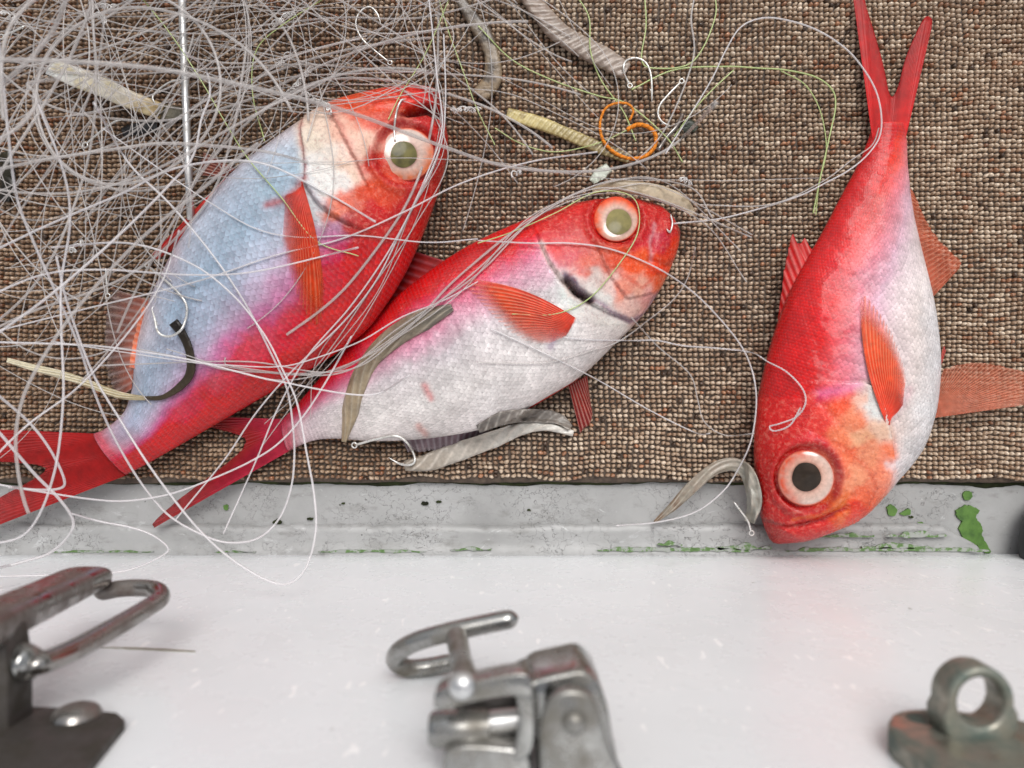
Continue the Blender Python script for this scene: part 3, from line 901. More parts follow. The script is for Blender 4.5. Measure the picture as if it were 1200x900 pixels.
st1 = [([(156, 551), (205, 522), (250, 495), (300, 466), (350, 437), (395, 408), (425, 382)], (200, 24, 30), 15, .92), ([(114, 512), (126, 530), (148, 554)], (186, 50, 62), 11, .8),
       ([(312, 240), (330, 236), (344, 226), (354, 210)], (176, 62, 58), 5, .7), ([(357, 130), (352, 155), (357, 185), (358, 210)], (176, 80, 80), 2.6, .7), ([(390, 132), (402, 155), (414, 180), (424, 205)], (196, 100, 92), 4, .6),
       ([(362, 222), (374, 238), (388, 246)], (150, 120, 132), 5, .6), ([(470, 134), (496, 128), (520, 134)], (84, 10, 12), 5, .9), ([(446, 160), (462, 146), (484, 143)], (190, 60, 66), 3, .6)]
sp1 = [([(360, 128), (353, 150), (357, 185), (357, 212), (370, 236), (390, 252), (410, 262)], .0016, 22, (440, 190)), ([(386, 128), (402, 160), (418, 190), (428, 212)], .0007, 14, (470, 180))]
gr1 = [([(478, 131), (500, 127), (526, 136)], .0062, 5), ([(440, 165), (460, 148), (490, 140)], .0007, 4), ([(410, 122), (450, 128), (490, 124)], .0008, 5)]
body1, pos1 = fish_body(f1, [(519, 128), (525, 168), (517, 212), (501, 260), (480, 310), (457, 350), (430, 386), (395, 413), (350, 441), (300, 470), (250, 499), (205, 525), (168, 546), (148, 556)],
    [(516, 120), (512, 106), (480, 101), (430, 108), (385, 122), (355, 140), (310, 172), (270, 205), (240, 240), (215, 275), (195, 310), (178, 345), (165, 385), (158, 420), (156, 450), (146, 482), (124, 502), (110, 508)],
    .024, [(0, .35), (.06, .62), (.2, .95), (.35, 1), (.55, .86), (.75, .55), (.9, .3), (1, .2)], pts1, st1, sp1, gr1, e1, [(0, (196, 10, 12)), (.21, (206, 16, 18)), (.29, (202, 44, 66)), (.37, (196, 112, 156)), (.46, (194, 172, 196)), (.56, (182, 190, 208)), (.72, (166, 188, 206)), (.88, (184, 196, 210)), (1, (200, 190, 196))], sk1, .3, .006)

# ---- the middle fish
f2 = empty("red_fish", P(560, 400, 0).tolist(), "middle red fish with white belly and open gill slit, its head towards the right", "fish", "red fish lying on the mat")
e2 = dict(bw=.55, c=(722, 257), r=27, rr=(27, 27), p=(725, 260), pr=15, z=0, iris=((216, 178, 160), (226, 180, 160), (232, 88, 30)), blotch_dir=-2.2, pupil=((106, 100, 66), (148, 138, 88)), rim=(222, 64, 30),
          scal_line=[(640, 240), (634, 285), (646, 310), (656, 335), (668, 372), (700, 378), (740, 382), (790, 360)])
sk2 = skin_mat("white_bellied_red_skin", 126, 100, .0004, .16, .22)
pts2 = [(780, 262, (200, 28, 34)), (760, 246, (202, 32, 38)), (690, 245, (210, 42, 46)), (640, 258, (210, 42, 48)), (590, 280, (206, 38, 48)), (540, 305, (202, 38, 52)), (500, 330, (202, 44, 62)), (460, 360, (202, 50, 76)), (430, 390, (198, 56, 86)),
        (400, 420, (194, 76, 106)), (370, 455, (198, 104, 136)), (345, 480, (200, 114, 132)), (650, 285, (214, 72, 78)), (600, 300, (210, 84, 100)), (560, 325, (208, 96, 116)), (620, 310, (210, 150, 182)), (590, 330, (214, 154, 180)), (640, 330, (218, 182, 198)),
        (660, 400, (228, 228, 230)), (600, 400, (224, 218, 220)), (560, 390, (222, 212, 216)), (520, 410, (212, 210, 216)), (540, 450, (222, 218, 218)), (500, 470, (218, 216, 216)), (460, 440, (212, 208, 214)), (440, 480, (216, 212, 210)), (580, 470, (220, 220, 224)),
        (620, 440, (226, 224, 226)), (690, 420, (226, 226, 228)), (720, 386, (230, 226, 220)), (478, 398, (210, 168, 190)), (440, 424, (210, 178, 196)), (400, 480, (216, 198, 204)), (372, 492, (208, 168, 188)), (530, 360, (212, 150, 172)), (500, 380, (210, 158, 180)),
        (700, 268, (208, 50, 46)), (680, 290, (210, 62, 62)), (690, 308, (222, 92, 72)), (750, 275, (202, 48, 62)), (775, 278, (196, 54, 76)), (788, 290, (232, 74, 38)), (770, 318, (236, 78, 38)), (742, 312, (236, 86, 46)), (722, 305, (226, 82, 52)),
        (698, 328, (222, 204, 198)), (690, 340, (220, 212, 208)), (702, 350, (220, 218, 214)), (716, 334, (220, 192, 186)), (732, 340, (226, 136, 116)), (750, 337, (226, 166, 146)), (740, 352, (226, 188, 178)), (760, 347, (220, 156, 152)), (772, 336, (226, 114, 86)),
        (650, 342, (222, 228, 224)), (662, 352, (226, 230, 226)), (655, 360, (226, 226, 222)), (675, 300, (200, 60, 80))]
st2 = [([(332, 493), (337, 510), (340, 528)], (192, 62, 84), 9, .8), ([(352, 474), (402, 417), (440, 377), (470, 350), (520, 312)], (200, 40, 60), 11, .85),
       ([(634, 284), (642, 305), (655, 325), (668, 345), (690, 355)], (236, 214, 206), 2.5, .8), ([(662, 322), (672, 330), (684, 346), (692, 351)], (96, 84, 110), 4.5, .9), ([(663, 330), (675, 344), (692, 353)], (40, 4, 8), 4, .97),
       ([(696, 352), (716, 366), (738, 376), (756, 368), (770, 346)], (150, 128, 148), 3.2, .85), ([(706, 300), (718, 330), (736, 350)], (200, 110, 100), 2.2, .5), ([(768, 262), (762, 285), (764, 306)], (226, 180, 186), 2.5, .5), ([(660, 384), (650, 392), (645, 406)], (168, 150, 172), 5, .7),
       ([(498, 452), (506, 466)], (206, 96, 96), 4, .6), ([(490, 500), (500, 510)], (212, 130, 116), 4, .5), ([(712, 308), (752, 338), (788, 306)], (206, 60, 40), 2.5, .45)]
sp2 = [([(634, 284), (645, 308), (660, 330), (690, 354), (716, 367), (740, 375), (760, 366), (774, 342)], .0014, 20, (715, 320)), ([(700, 290), (716, 325), (735, 350), (760, 345)], .0006, 10, (740, 300))]
gr2 = [([(664, 329), (676, 343), (692, 352)], .0045, 3.4), ([(800, 306), (780, 312), (762, 304)], .0014, 3.5), ([(764, 304), (768, 270), (776, 250)], .0008, 4), ([(696, 352), (738, 377), (772, 345)], .0005, 3)]
for k in range(8):
    gr2.append(([(470 + 21 * k, 462 - 9 * k), (480 + 20 * k, 430 - 9 * k), (478 + 18 * k, 400 - 7 * k)], .00032, 3))
body2, pos2 = fish_body(f2, [(796, 268), (785, 252), (768, 239), (735, 232), (690, 235), (640, 248), (590, 268), (545, 290), (505, 316), (465, 347), (434, 378), (402, 412), (372, 446), (348, 474), (330, 492)],
    [(797, 274), (794, 292), (785, 316), (772, 342), (752, 371), (722, 402), (682, 440), (640, 466), (600, 488), (560, 504), (500, 514), (440, 517), (390, 514), (362, 518), (338, 529)],
    .0215, [(0, .35), (.06, .62), (.2, .95), (.35, 1), (.55, .86), (.75, .52), (.9, .28), (1, .18)], pts2, st2, sp2, gr2, e2, [(0, (204, 20, 22)), (.09, (208, 30, 36)), (.17, (207, 60, 76)), (.26, (208, 108, 136)), (.36, (212, 164, 182)), (.47, (215, 206, 210)), (.56, (218, 214, 214)), (.75, (226, 222, 220)), (1, (222, 216, 214))], sk2, .27)

# ---- the fish on the right
f3 = empty("red_fish", P(1000, 380, 0).tolist(), "bright red fish lying head down alone at the right, clear of the tangle", "fish", "red fish lying on the mat")
e3 = dict(bw=.2, tailred=.62, c=(945, 560), r=34.5, rr=(34, 33.5), p=(945, 559), pr=17, z=0, iris=((218, 170, 150), (230, 212, 200), (226, 84, 44)), blotch_dir=3.4, pupil=((34, 28, 24), (62, 52, 44)), rim=(222, 120, 96),
          scal_line=[(880, 470), (940, 470), (950, 462), (975, 462), (1004, 452), (1022, 452), (1036, 480), (1043, 515), (1049, 545), (1035, 590)])
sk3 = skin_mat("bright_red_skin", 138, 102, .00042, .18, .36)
pts3 = [(905, 430, (220, 28, 32)), (920, 380, (224, 38, 36)), (940, 330, (224, 42, 38)), (965, 290, (224, 46, 42)), (990, 240, (224, 46, 42)), (1015, 190, (228, 62, 58)), (1035, 160, (220, 56, 56)), (1055, 160, (228, 80, 54)), (935, 400, (228, 76, 78)),
        (960, 350, (230, 100, 108)), (985, 300, (232, 114, 128)), (1010, 250, (232, 120, 124)), (1030, 210, (230, 100, 98)), (1000, 330, (232, 146, 170)), (980, 380, (232, 136, 154)), (970, 430, (228, 114, 128)), (950, 440, (222, 80, 86)), (1040, 230, (234, 146, 134)),
        (1050, 260, (232, 192, 190)), (1030, 290, (232, 188, 202)), (1020, 330, (230, 198, 212)), (1008, 358, (230, 200, 216)), (1060, 300, (228, 218, 222)), (1075, 330, (226, 218, 224)), (1050, 340, (230, 218, 218)), (1070, 380, (232, 214, 210)), (1090, 380, (226, 224, 228)),
        (1090, 430, (224, 226, 230)), (1076, 430, (230, 214, 212)), (1082, 480, (220, 226, 230)), (1066, 520, (216, 222, 228)), (1052, 542, (224, 216, 220)), (1062, 200, (230, 134, 96)), (1066, 232, (226, 208, 210)), (910, 470, (212, 30, 44)), (930, 480, (216, 44, 58)),
        (900, 520, (206, 20, 34)), (895, 570, (206, 18, 34)), (900, 606, (210, 30, 34)), (918, 522, (206, 38, 52)), (960, 472, (236, 78, 72)), (985, 476, (236, 86, 60)), (1000, 490, (240, 134, 100)), (1010, 472, (238, 184, 164)), (1005, 510, (240, 176, 138)),
        (1019, 468, (222, 226, 224)), (1026, 480, (224, 228, 226)), (1030, 500, (234, 194, 170)), (1040, 530, (236, 124, 90)), (1032, 550, (236, 134, 104)), (1000, 532, (236, 114, 80)), (1000, 560, (238, 154, 120)), (1010, 580, (236, 114, 84)), (985, 592, (236, 124, 74)),
        (1000, 600, (228, 66, 44)), (960, 612, (222, 58, 44)), (930, 627, (212, 34, 34)), (975, 540, (232, 114, 88)), (985, 510, (236, 124, 90)), (960, 500, (224, 64, 62)), (945, 520, (206, 44, 62)), (925, 595, (208, 30, 50)), (1016, 535, (238, 150, 116))]
st3 = [([(1019, 150), (1060, 150)], (206, 44, 46), 9, .7),
       ([(975, 517), (996, 530), (1016, 548), (1024, 570), (1016, 588)], (206, 84, 64), 3, .5), ([(896, 611), (925, 618), (965, 609), (990, 596)], (150, 18, 30), 2.2, .8), ([(930, 608), (960, 604), (990, 588)], (240, 120, 70), 3, .6), ([(962, 462), (985, 458), (1004, 452)], (226, 120, 190), 7, .45),
       ([(1026, 452), (1036, 480), (1043, 512)], (236, 224, 216), 2.4, .7), ([(1040, 490), (1056, 474), (1066, 458)], (214, 176, 184), 6, .6), ([(918, 545), (930, 525), (955, 517), (975, 530), (984, 552), (978, 580)], (178, 34, 58), 4.5, .6), ([(958, 468), (942, 485), (938, 505)], (200, 20, 40), 6, .5)]
sp3 = [([(985, 448), (1012, 448), (1026, 456), (1037, 482), (1044, 515), (1048, 545), (1038, 572), (1018, 596)], .0014, 22, (980, 540)), ([(960, 512), (996, 530), (1018, 550), (1026, 572), (1014, 594)], .0006, 12, (960, 560))]
gr3 = [([(894, 612), (925, 619), (965, 610), (992, 594)], .0015, 3), ([(950, 612), (980, 598), (1000, 580)], .0006, 3), ([(960, 470), (985, 500), (1010, 520)], .0004, 4), ([(905, 590), (918, 600)], .0006, 3)]
body3, pos3 = fish_body(f3, [(902, 632), (895, 612), (889, 585), (886, 550), (886, 510), (890, 465), (900, 420), (910, 385), (925, 345), (945, 305), (965, 270), (988, 226), (1007, 190), (1019, 160), (1023, 146)],
    [(906, 636), (915, 637), (946, 633), (980, 621), (1010, 606), (1035, 582), (1052, 562), (1067, 545), (1081, 525), (1091, 500), (1098, 470), (1101, 430), (1099, 390), (1093, 350), (1081, 300), (1070, 250), (1064, 205), (1062, 165), (1059, 146)],
    .0225, [(0, .35), (.05, .6), (.2, .95), (.35, 1), (.55, .86), (.75, .55), (.9, .34), (1, .22)], pts3, st3, sp3, gr3, e3, [(0, (206, 12, 14)), (.11, (218, 22, 20)), (.19, (226, 52, 48)), (.28, (230, 96, 100)), (.37, (229, 142, 158)), (.47, (228, 188, 206)), (.60, (228, 212, 214)), (.75, (230, 220, 216)), (1, (218, 222, 226))], sk3, .27)

# close pin-holes in the height map
for _ in range(2):
    q = ZMAP.copy()
    for di, dj in ((0, 1), (1, 0), (0, -1), (-1, 0)):
        q = np.maximum(q, np.where(ZMAP == 0, np.roll(ZMAP, (di, dj), (0, 1)), 0))
    ZMAP = q
def set_eye(e, tilt=.55):
    cx, cy = e["c"]; r = e["r"] * 1.15
    a = np.linspace(0, 6.283, 17)[:-1]
    zz = zat(cx + r * np.cos(a), cy + r * np.sin(a))
    e["z"] = float(np.median(zz)) - .0008
    e["tilt"] = (float((zz * np.cos(a)).mean() * 2 / r) * tilt, float((zz * np.sin(a)).mean() * 2 / r) * tilt)
for f_, e_ in ((f1, e1), (f2, e2), (f3, e3)):
    set_eye(e_); fish_eye(f_, e_)

# fins of the left fish
fin(f1, "pectoral_fin", [(354, 212), (344, 222), (334, 228)], [(380, 338), (377, 372), (366, 380), (346, 340), (330, 285)], 0, 0, (200, 40, 26), (222, 84, 46), 17, .7, 1, hug=.0009, pale=(.80, .30, .16), bulge=-6, fade=.75)
fin(f1, "tail_fin", [(111, 508), (122, 520), (140, 545), (150, 556)], [(-34, 502), (-34, 515), (-24, 538), (52, 549), (-6, 586), (-30, 606), (-34, 628)], .009, .012, (168, 28, 34), (156, 18, 24), 44, .70, 1, pale=(.42, .06, .06))
fin(f1, "pelvic_fin", [(266, 206), (246, 234), (226, 266)], [(178, 298), (184, 304), (206, 292)], .016, .008, (206, 56, 50), (188, 40, 40), 8, .7, .95, pale=(.75, .3, .26))
fin(f1, "pelvic_fin", [(276, 198), (262, 208)], [(238, 178), (232, 205)], .010, .008, (140, 60, 50), (120, 70, 60), 6, .55, .8)
fin(f1, "anal_fin", [(176, 352), (165, 388), (158, 424), (154, 456)], [(132, 338), (122, 380), (124, 430), (134, 470)], .016, .006, (190, 110, 92), (118, 100, 96), 13, .32, .8, pale=(.62, .52, .50))
fin(f1, "anal_fin_base", [(172, 362), (163, 400), (158, 432)], [(166, 358), (155, 398), (150, 430)], .018, .0175, (226, 110, 76), (220, 130, 100), 10, .9, 1)
# fins of the middle fish
fin(f2, "pectoral_fin", [(680, 376), (674, 384), (664, 394)], [(546, 326), (549, 338), (568, 360), (596, 388), (622, 402), (640, 404)], 0, 0, (226, 54, 28), (220, 84, 50), 20, .62, 1, hug=.0009, pale=(.84, .42, .26), bulge=10, fade=.8)
fin(f2, "pelvic_fin", [(684, 436), (676, 446)], [(572, 492), (568, 500), (590, 497)], .013, .009, (208, 66, 54), (196, 40, 30), 6, .95, 1, pale=(.75, .34, .28), jag=1)
fin(f2, "pelvic_fin", [(666, 452), (688, 440)], [(680, 508), (694, 492), (692, 470)], .006, .0025, (150, 52, 36), (140, 50, 36), 8, .65, .85)
fin(f2, "anal_fin", [(470, 512), (520, 510), (575, 500)], [(478, 530), (520, 528), (566, 516)], .009, .004, (120, 96, 104), (130, 116, 120), 14, .55, .9, pale=(.5, .45, .48))
fin(f2, "dorsal_fin", [(522, 306), (480, 336), (444, 372)], [(478, 292), (452, 318), (424, 362)], .014, .008, (150, 24, 40), (110, 16, 28), 9, .85, 1, pale=(.4, .1, .12))
fin(f2, "tail_fin", [(331, 491), (335, 508), (338, 529)], [(238, 488), (246, 500), (286, 522), (206, 588), (180, 612), (180, 619)], .0065, .004, (184, 60, 80), (148, 22, 34), 40, .72, 1, pale=(.44, .08, .10), jag=1.5)
# fins of the right-hand fish
fin(f3, "pectoral_fin", [(1040, 500), (1047, 494), (1058, 476)], [(1008, 356), (1012, 346), (1028, 362), (1046, 392), (1058, 424), (1062, 444)], 0, 0, (220, 44, 26), (232, 96, 56), 18, .66, 1, hug=.0009, pale=(.86, .40, .22), bulge=-9, fade=.55)
fin(f3, "tail_fin", [(1023, 168), (1032, 168), (1047, 168), (1060, 168)], [(999, -8), (1011, -6), (1017, 14), (1025, 39), (1035, 75), (1042, 108), (1047, 112), (1053, 99), (1061, 69), (1072, 42), (1084, 20), (1092, 22), (1092, 32)], .0095, .005, (222, 34, 30), (170, 16, 22), 40, .74, 1, pale=(.56, .05, .05), jag=.5)
fin(f3, "anal_fin", [(1058, 208), (1070, 266), (1082, 314), (1090, 352)], [(1071, 226), (1091, 266), (1112, 292), (1127, 307), (1123, 316)], .012, .006, (196, 104, 82), (184, 80, 54), 24, .36, .62, pale=(.72, .34, .22))
fin(f3, "pelvic_fin", [(1095, 470), (1096, 480), (1093, 490)], [(1106, 432), (1140, 424), (1178, 429), (1212, 440), (1232, 458), (1206, 474)], .010, .018, (216, 116, 88), (184, 94, 68), 30, .34, .66, pale=(.88, .54, .40))
fin(f3, "pelvic_fin", [(1099, 440), (1100, 428)], [(1109, 410), (1106, 404)], .006, .004, (190, 60, 50), (170, 50, 40), 4, .9, 1)
fin(f3, "dorsal_fin", [(956, 294), (936, 336), (914, 386)], [(948, 290), (943, 278), (934, 284), (928, 275), (919, 312), (911, 372)], .016, .012, (206, 28, 36), (196, 40, 46), 10, .72, 1, pale=(.70, .25, .22), jag=3)

# ------------------------------------------------------------------ strips of bait
def ribbon(name, path, widths, z, c0, c1, label, thick=.0013, stripes=0, stripe_c=None, slant=1.2, mat_=None, cat="bait strip", group="strips of bait on the mat", blot=None, curl=0.0, tears=1.2):
    q = smooth(path, 90)
    n = len(q)
    t_ = np.linspace(0, 1, n)
    wd = np.interp(t_, np.linspace(0, 1, len(widths)), widths)
    d = np.gradient(q, axis=0); d /= np.linalg.norm(d, axis=1, keepdims=True)
    nr = np.stack([-d[:, 1], d[:, 0]], -1)
    k = 15
    a = np.linspace(-1, 1, k)
    wl = 1 + (fbm(t_ * 9, np.full(n, 2.2)) - .5) * .12 * tears; wr = 1 + (fbm(t_ * 9 + 30, np.full(n, 7.7)) - .5) * .12 * tears
    half = wd[:, None] * .5 * np.where(a[None] < 0, wl[:, None], wr[:, None])
    px = q[:, None, 0] + nr[:, None, 0] * a[None] * half
    py = q[:, None, 1] + nr[:, None, 1] * a[None] * half
    if callable(z): zz = z(px, py)
    else: zz = np.interp(t_, np.linspace(0, 1, len(np.atleast_1d(z))), np.atleast_1d(z))[:, None] + 0 * px
    zz = np.maximum(zz, zat(px, py) + .0006)
    for _ in range(4): zz[1:-1] = (zz[:-2] + 2 * zz[1:-1] + zz[2:]) / 4
    body = thick * np.sqrt(np.clip(1 - a ** 4, 0, 1))[None] * (.7 + .6 * fbm(px / 14, py / 14))
    top = zz + body + curl * (a[None] ** 2)
    ph = t_[:, None] * stripes * 2 * np.pi + a[None] * slant * np.pi
    top = top + (.0003 * np.cos(ph) if stripes else 0)
    f = (t_[:, None] + (fbm(px / 20, py / 20) - .5) * .5).clip(0, 1)[..., None]
    col = lin(c0) * (1 - f) + lin(c1) * f
    if stripes:
        s_ = (np.clip(np.cos(ph), 0, 1) ** 3 * .75)[..., None]
        col = col * (1 - s_) + lin(stripe_c) * s_
    if blot is not None:
        b_ = np.clip((fbm(px / 9 + 4, py / 9) - .5) * 5, 0, .8)[..., None]
        col = col * (1 - b_) + lin(blot) * b_
    T = P(px, py, top); B = P(px, py, zz - .0001 + curl * (a[None] ** 2))
    V = np.vstack([T.reshape(-1, 3), B.reshape(-1, 3)]); nn = n * k
    rim = []
    lp = [(i, 0) for i in range(n)] + [(n - 1, j_) for j_ in range(1, k)] + [(i, k - 1) for i in range(n - 2, -1, -1)] + [(0, j_) for j_ in range(k - 2, 0, -1)]
    ids = [i * k + j_ for i, j_ in lp]
    for a_, b_ in zip(ids, ids[1:] + ids[:1]): rim.append((a_, b_, b_ + nn, a_ + nn))
    F = np.vstack([grid_faces(n, k)[:, ::-1], grid_faces(n, k) + nn, np.array(rim)])
    me = mesh(name, V, F, col=np.vstack([col.reshape(-1, 3)] * 2))
    bm = bmesh.new(); bm.from_mesh(me); bmesh.ops.recalc_face_normals(bm, faces=bm.faces); bm.to_mesh(me); bm.free()
    o = link(name, me, None, mat_ or M["bait"])
    zmap_add(T.reshape(-1, 3))
    return tag(o, label, cat, group)

ribbon("bait_strip", [(57, 77), (90, 91), (120, 102), (150, 116), (190, 131)], [20, 23, 23, 21, 19], [.010, .012, .010, .006], (232, 234, 232), (168, 140, 84), "white and tan strip of bait skin left of the steel rod", blot=(206, 190, 150), thick=.0006, tears=.5)
ribbon("bait_strip", [(184, 128), (200, 133), (222, 132)], [16, 20, 12], .003, (120, 112, 92), (88, 84, 72), "short grey brown scrap of bait touching the steel rod", blot=(70, 62, 50))
ribbon("dark_scrap", [(143, 155), (160, 151), (184, 148)], [11, 15, 9], .002, (22, 22, 24), (40, 40, 42), "small black scrap under the white and tan strip", mat_=M["dark"], cat="scrap", group=None)
ribbon("bait_strip", [(614, -12), (632, 12), (655, 38), (685, 56), (715, 72), (734, 84)], [20, 22, 25, 25, 26, 20], [.003, .004, .004, .003], (138, 118, 104), (150, 134, 122), "wide grey brown strip with slanted pale stripes at the top edge", thick=.003, stripes=15, stripe_c=(190, 178, 166), slant=1.6)
ribbon("bait_strip", [(536, -6), (556, 25), (568, 42), (577, 68), (576, 95), (562, 112)], [10, 15, 20, 17, 22, 20], [.003, .004, .004, .003], (92, 82, 72), (150, 128, 100), "thin dark brown strip above the head of the left fish", blot=(70, 60, 52))
ribbon("bait_strip", [(594, 133), (615, 139), (640, 147), (672, 160), (705, 174), (738, 186)], [14, 16, 15, 15, 14, 12], [.004, .004, .003, .003], (204, 186, 122), (106, 86, 58), "yellowish strip that ends under the orange twine", blot=(150, 130, 80), stripes=24, stripe_c=(214, 200, 150), slant=.8)
ribbon("bait_strip", [(694, 224), (715, 218), (745, 220), (775, 227), (800, 238), (812, 252)], [8, 12, 16, 19, 18, 8], [.020, .0245, .026, .024, .016, .010], (176, 152, 124), (204, 188, 162), "tan curved strip lying on the head of the middle fish", blot=(150, 132, 106), thick=.0016)
ribbon("bait_strip", [(693, 213), (702, 205), (714, 196)], [8, 15, 12], .003, (176, 182, 168), (160, 166, 150), "small pale scrap beside the tan curved strip", blot=(205, 208, 196))
ribbon("bait_strip", [(403, 518), (408, 495), (416, 460), (430, 428), (455, 400), (490, 378), (530, 360)], [6, 20, 21, 22, 26, 26, 9], [.007, .012, .017, .018, .019], (168, 148, 118), (104, 98, 88), "long grey brown strip draped across the tail end of the middle fish", stripes=5, stripe_c=(170, 158, 140), slant=2.6, thick=.0022, curl=-.0008)
ribbon("bait_strip", [(474, 546), (500, 542), (535, 530), (575, 516), (610, 503), (640, 500), (672, 508)], [12, 22, 22, 21, 16, 10, 7], [.003, .004, .004, .004], (150, 138, 124), (218, 214, 206), "striped grey strip with a white tip beneath the belly of the middle fish", stripes=11, stripe_c=(200, 190, 178), slant=1.4, thick=.002)
ribbon("bait_strip", [(560, 503), (590, 490), (625, 487), (655, 491), (668, 502)], [10, 16, 16, 16, 8], [.0025, .003, .003], (104, 96, 90), (140, 132, 124), "dark translucent strip behind the white tipped one", stripes=9, stripe_c=(160, 154, 146), slant=1)
ribbon("bait_strip", [(767, 612), (790, 592), (812, 570), (836, 550), (858, 544), (874, 552), (882, 572), (884, 592), (878, 612)], [4, 10, 14, 15, 15, 16, 18, 18, 12], [.003, .006, .010, .012, .011, .009, .007, .006], (120, 94, 70), (168, 166, 156), "bent brown and grey strip hanging at the mouth of the right hand fish", blot=(150, 142, 128), thick=.0018, stripes=3, stripe_c=(188, 180, 166), slant=2.2)
ribbon("bait_strip", [(8, 422), (40, 431), (75, 440), (105, 450), (140, 463), (172, 467)], [6, 8, 10, 9, 9, 5], [.022, .026, .024, .021, .020], (206, 196, 168), (170, 152, 110), "thin cream strip left of the tail of the left fish", thick=.0016, stripes=4, stripe_c=(226, 220, 200), slant=3)
ribbon("bait_strip", [(170, 467), (192, 465), (212, 452), (223, 436), (222, 412), (214, 392), (203, 377)], [5, 6, 9, 11, 10, 10, 12], [.022, .026, .03, .032, .033, .034], (70, 58, 40), (28, 23, 18), "thin black curved strip lying on the flank of the left fish", thick=.0012, mat_=M["dark"])
ribbon("dark_scrap", [(800, 152), (808, 147), (816, 152)], [10, 15, 9], .003, (36, 42, 32), (52, 58, 46), "small dark green scrap beside the steel hook right of the orange twine", mat_=M["dark"], cat="scrap")
ribbon("dark_scrap", [(4, 178), (9, 205), (6, 236)], [16, 20, 14], .003, (44, 38, 20), (20, 18, 14), "dark olive scrap at the left edge", mat_=M["dark"], cat="scrap", thick=.003)

# ------------------------------------------------------------------ steel rod
o = MB().tube(P(*np.array([(220, -60), (223, 40), (226, 120), (229, 200), (231, 250)]).T, .0045) if False else np.vstack([P(a_, b_, .0045) for a_, b_ in [(220, -70), (223, 40), (226, 120), (229, 200), (232, 262)]]) + np.array([0, 0, .010]), .0022, 12).build("steel_rod", M["steel"])
tag(o, "straight steel rod lying under the tangle at the left of the left fish's head", "rod")

# ------------------------------------------------------------------ hooks
def hook(path, z, label, r=.00055, eye=True):
    q = smooth(path, 60)
    zz = np.maximum(np.interp(np.linspace(0, 1, 60), np.linspace(0, 1, len(np.atleast_1d(z))), np.atleast_1d(z)), zat(q[:, 0], q[:, 1]) + .0012)
    for _ in range(6): zz[1:-1] = (zz[:-2] + zz[1:-1] * 2 + zz[2:]) / 4
    p3 = P(q[:, 0], q[:, 1], zz)
    rr = np.full(60, r); rr[-7:] = np.linspace(r, r * .15, 7)
    mb = MB().tube(p3, rr, 8)
    # barb
    tdir = p3[-1] - p3[-9]; tdir /= np.linalg.norm(tdir)
    side = np.cross(tdir, [0, 0, 1.0])
    mb.tube(np.array([p3[-8], p3[-10] - tdir * .0006 + side * .0013]), np.array([r * .6, r * .1]), 5)
    if eye:
        d = p3[0] - p3[3]; d /= np.linalg.norm(d)
        a = np.linspace(0, 2 * np.pi, 18)
        c = p3[0] + d * r * 2.2
        s_ = np.cross(d, [0, 0, 1.0])
        mb.tube(c + r * 2.2 * (np.cos(a)[:, None] * d + np.sin(a)[:, None] * s_), r * .7, 6)
    o = mb.build("fishing_hook", M["hook"])
    return tag(o, label, "hook", "steel fishing hooks in the tangle")
hook([(455, 72), (440, 60), (424, 45), (417, 28), (422, 14), (433, 8), (442, 16), (447, 30)], .005, "steel hook at the top edge above the head of the left fish")
hook([(463, 165), (462, 150), (465, 130), (470, 118), (476, 116)], .028, "steel hook over the eye of the left fish", eye=False)
hook([(737, 98), (731, 84), (733, 72), (745, 68), (757, 74), (763, 90), (764, 120)], .004, "steel hook at the end of the wide striped strip", .0006)
hook([(797, 97), (786, 108), (774, 122), (771, 134), (776, 143), (786, 148)], .004, "steel hook right of the orange twine", .0006)
hook([(102, 168), (116, 156), (134, 143), (142, 141)], .006, "steel hook below the white and tan strip", .0007)
hook([(216, 93), (200, 96), (185, 106), (179, 114), (182, 122)], .008, "steel hook touching the steel rod", .0006)
hook([(174, 312), (186, 322), (208, 342), (219, 360), (214, 384), (200, 394), (186, 390), (181, 372), (178, 362), (181, 358)], [.018, .026, .03, .034, .034, .03], "large steel hook round the end of the black curved strip", .0007)
hook([(126, 344), (125, 330), (124, 314)], .012, "small eyed hook left of the left fish's anal fin", .0006)
hook([(418, 521), (440, 515), (464, 511), (478, 520), (486, 536), (483, 544), (470, 544), (455, 536)], .004, "steel hook under the tail end of the middle fish", .0007)
hook([(880, 622), (876, 610), (866, 596), (860, 588)], .014, "steel hook in the strip at the mouth of the right hand fish", .0006)
hook([(4, 42), (18, 36), (30, 30)], .02, "steel hook at the top left corner", .0006)
hook([(786, 252), (788, 262), (785, 272), (781, 268)], .022, "small hook in the snout of the middle fish", .0005, eye=False)

# wire beside the dark green scrap
mb = MB().tube(smooth(np.vstack([P(a_, b_, .003) for a_, b_ in [(771, 176), (782, 160), (793, 148), (800, 134)]]), 20), .0012, 8)
tag(mb.build("wire_link", M["dull_steel"]), "short grey wire link leading to the dark green scrap", "wire")

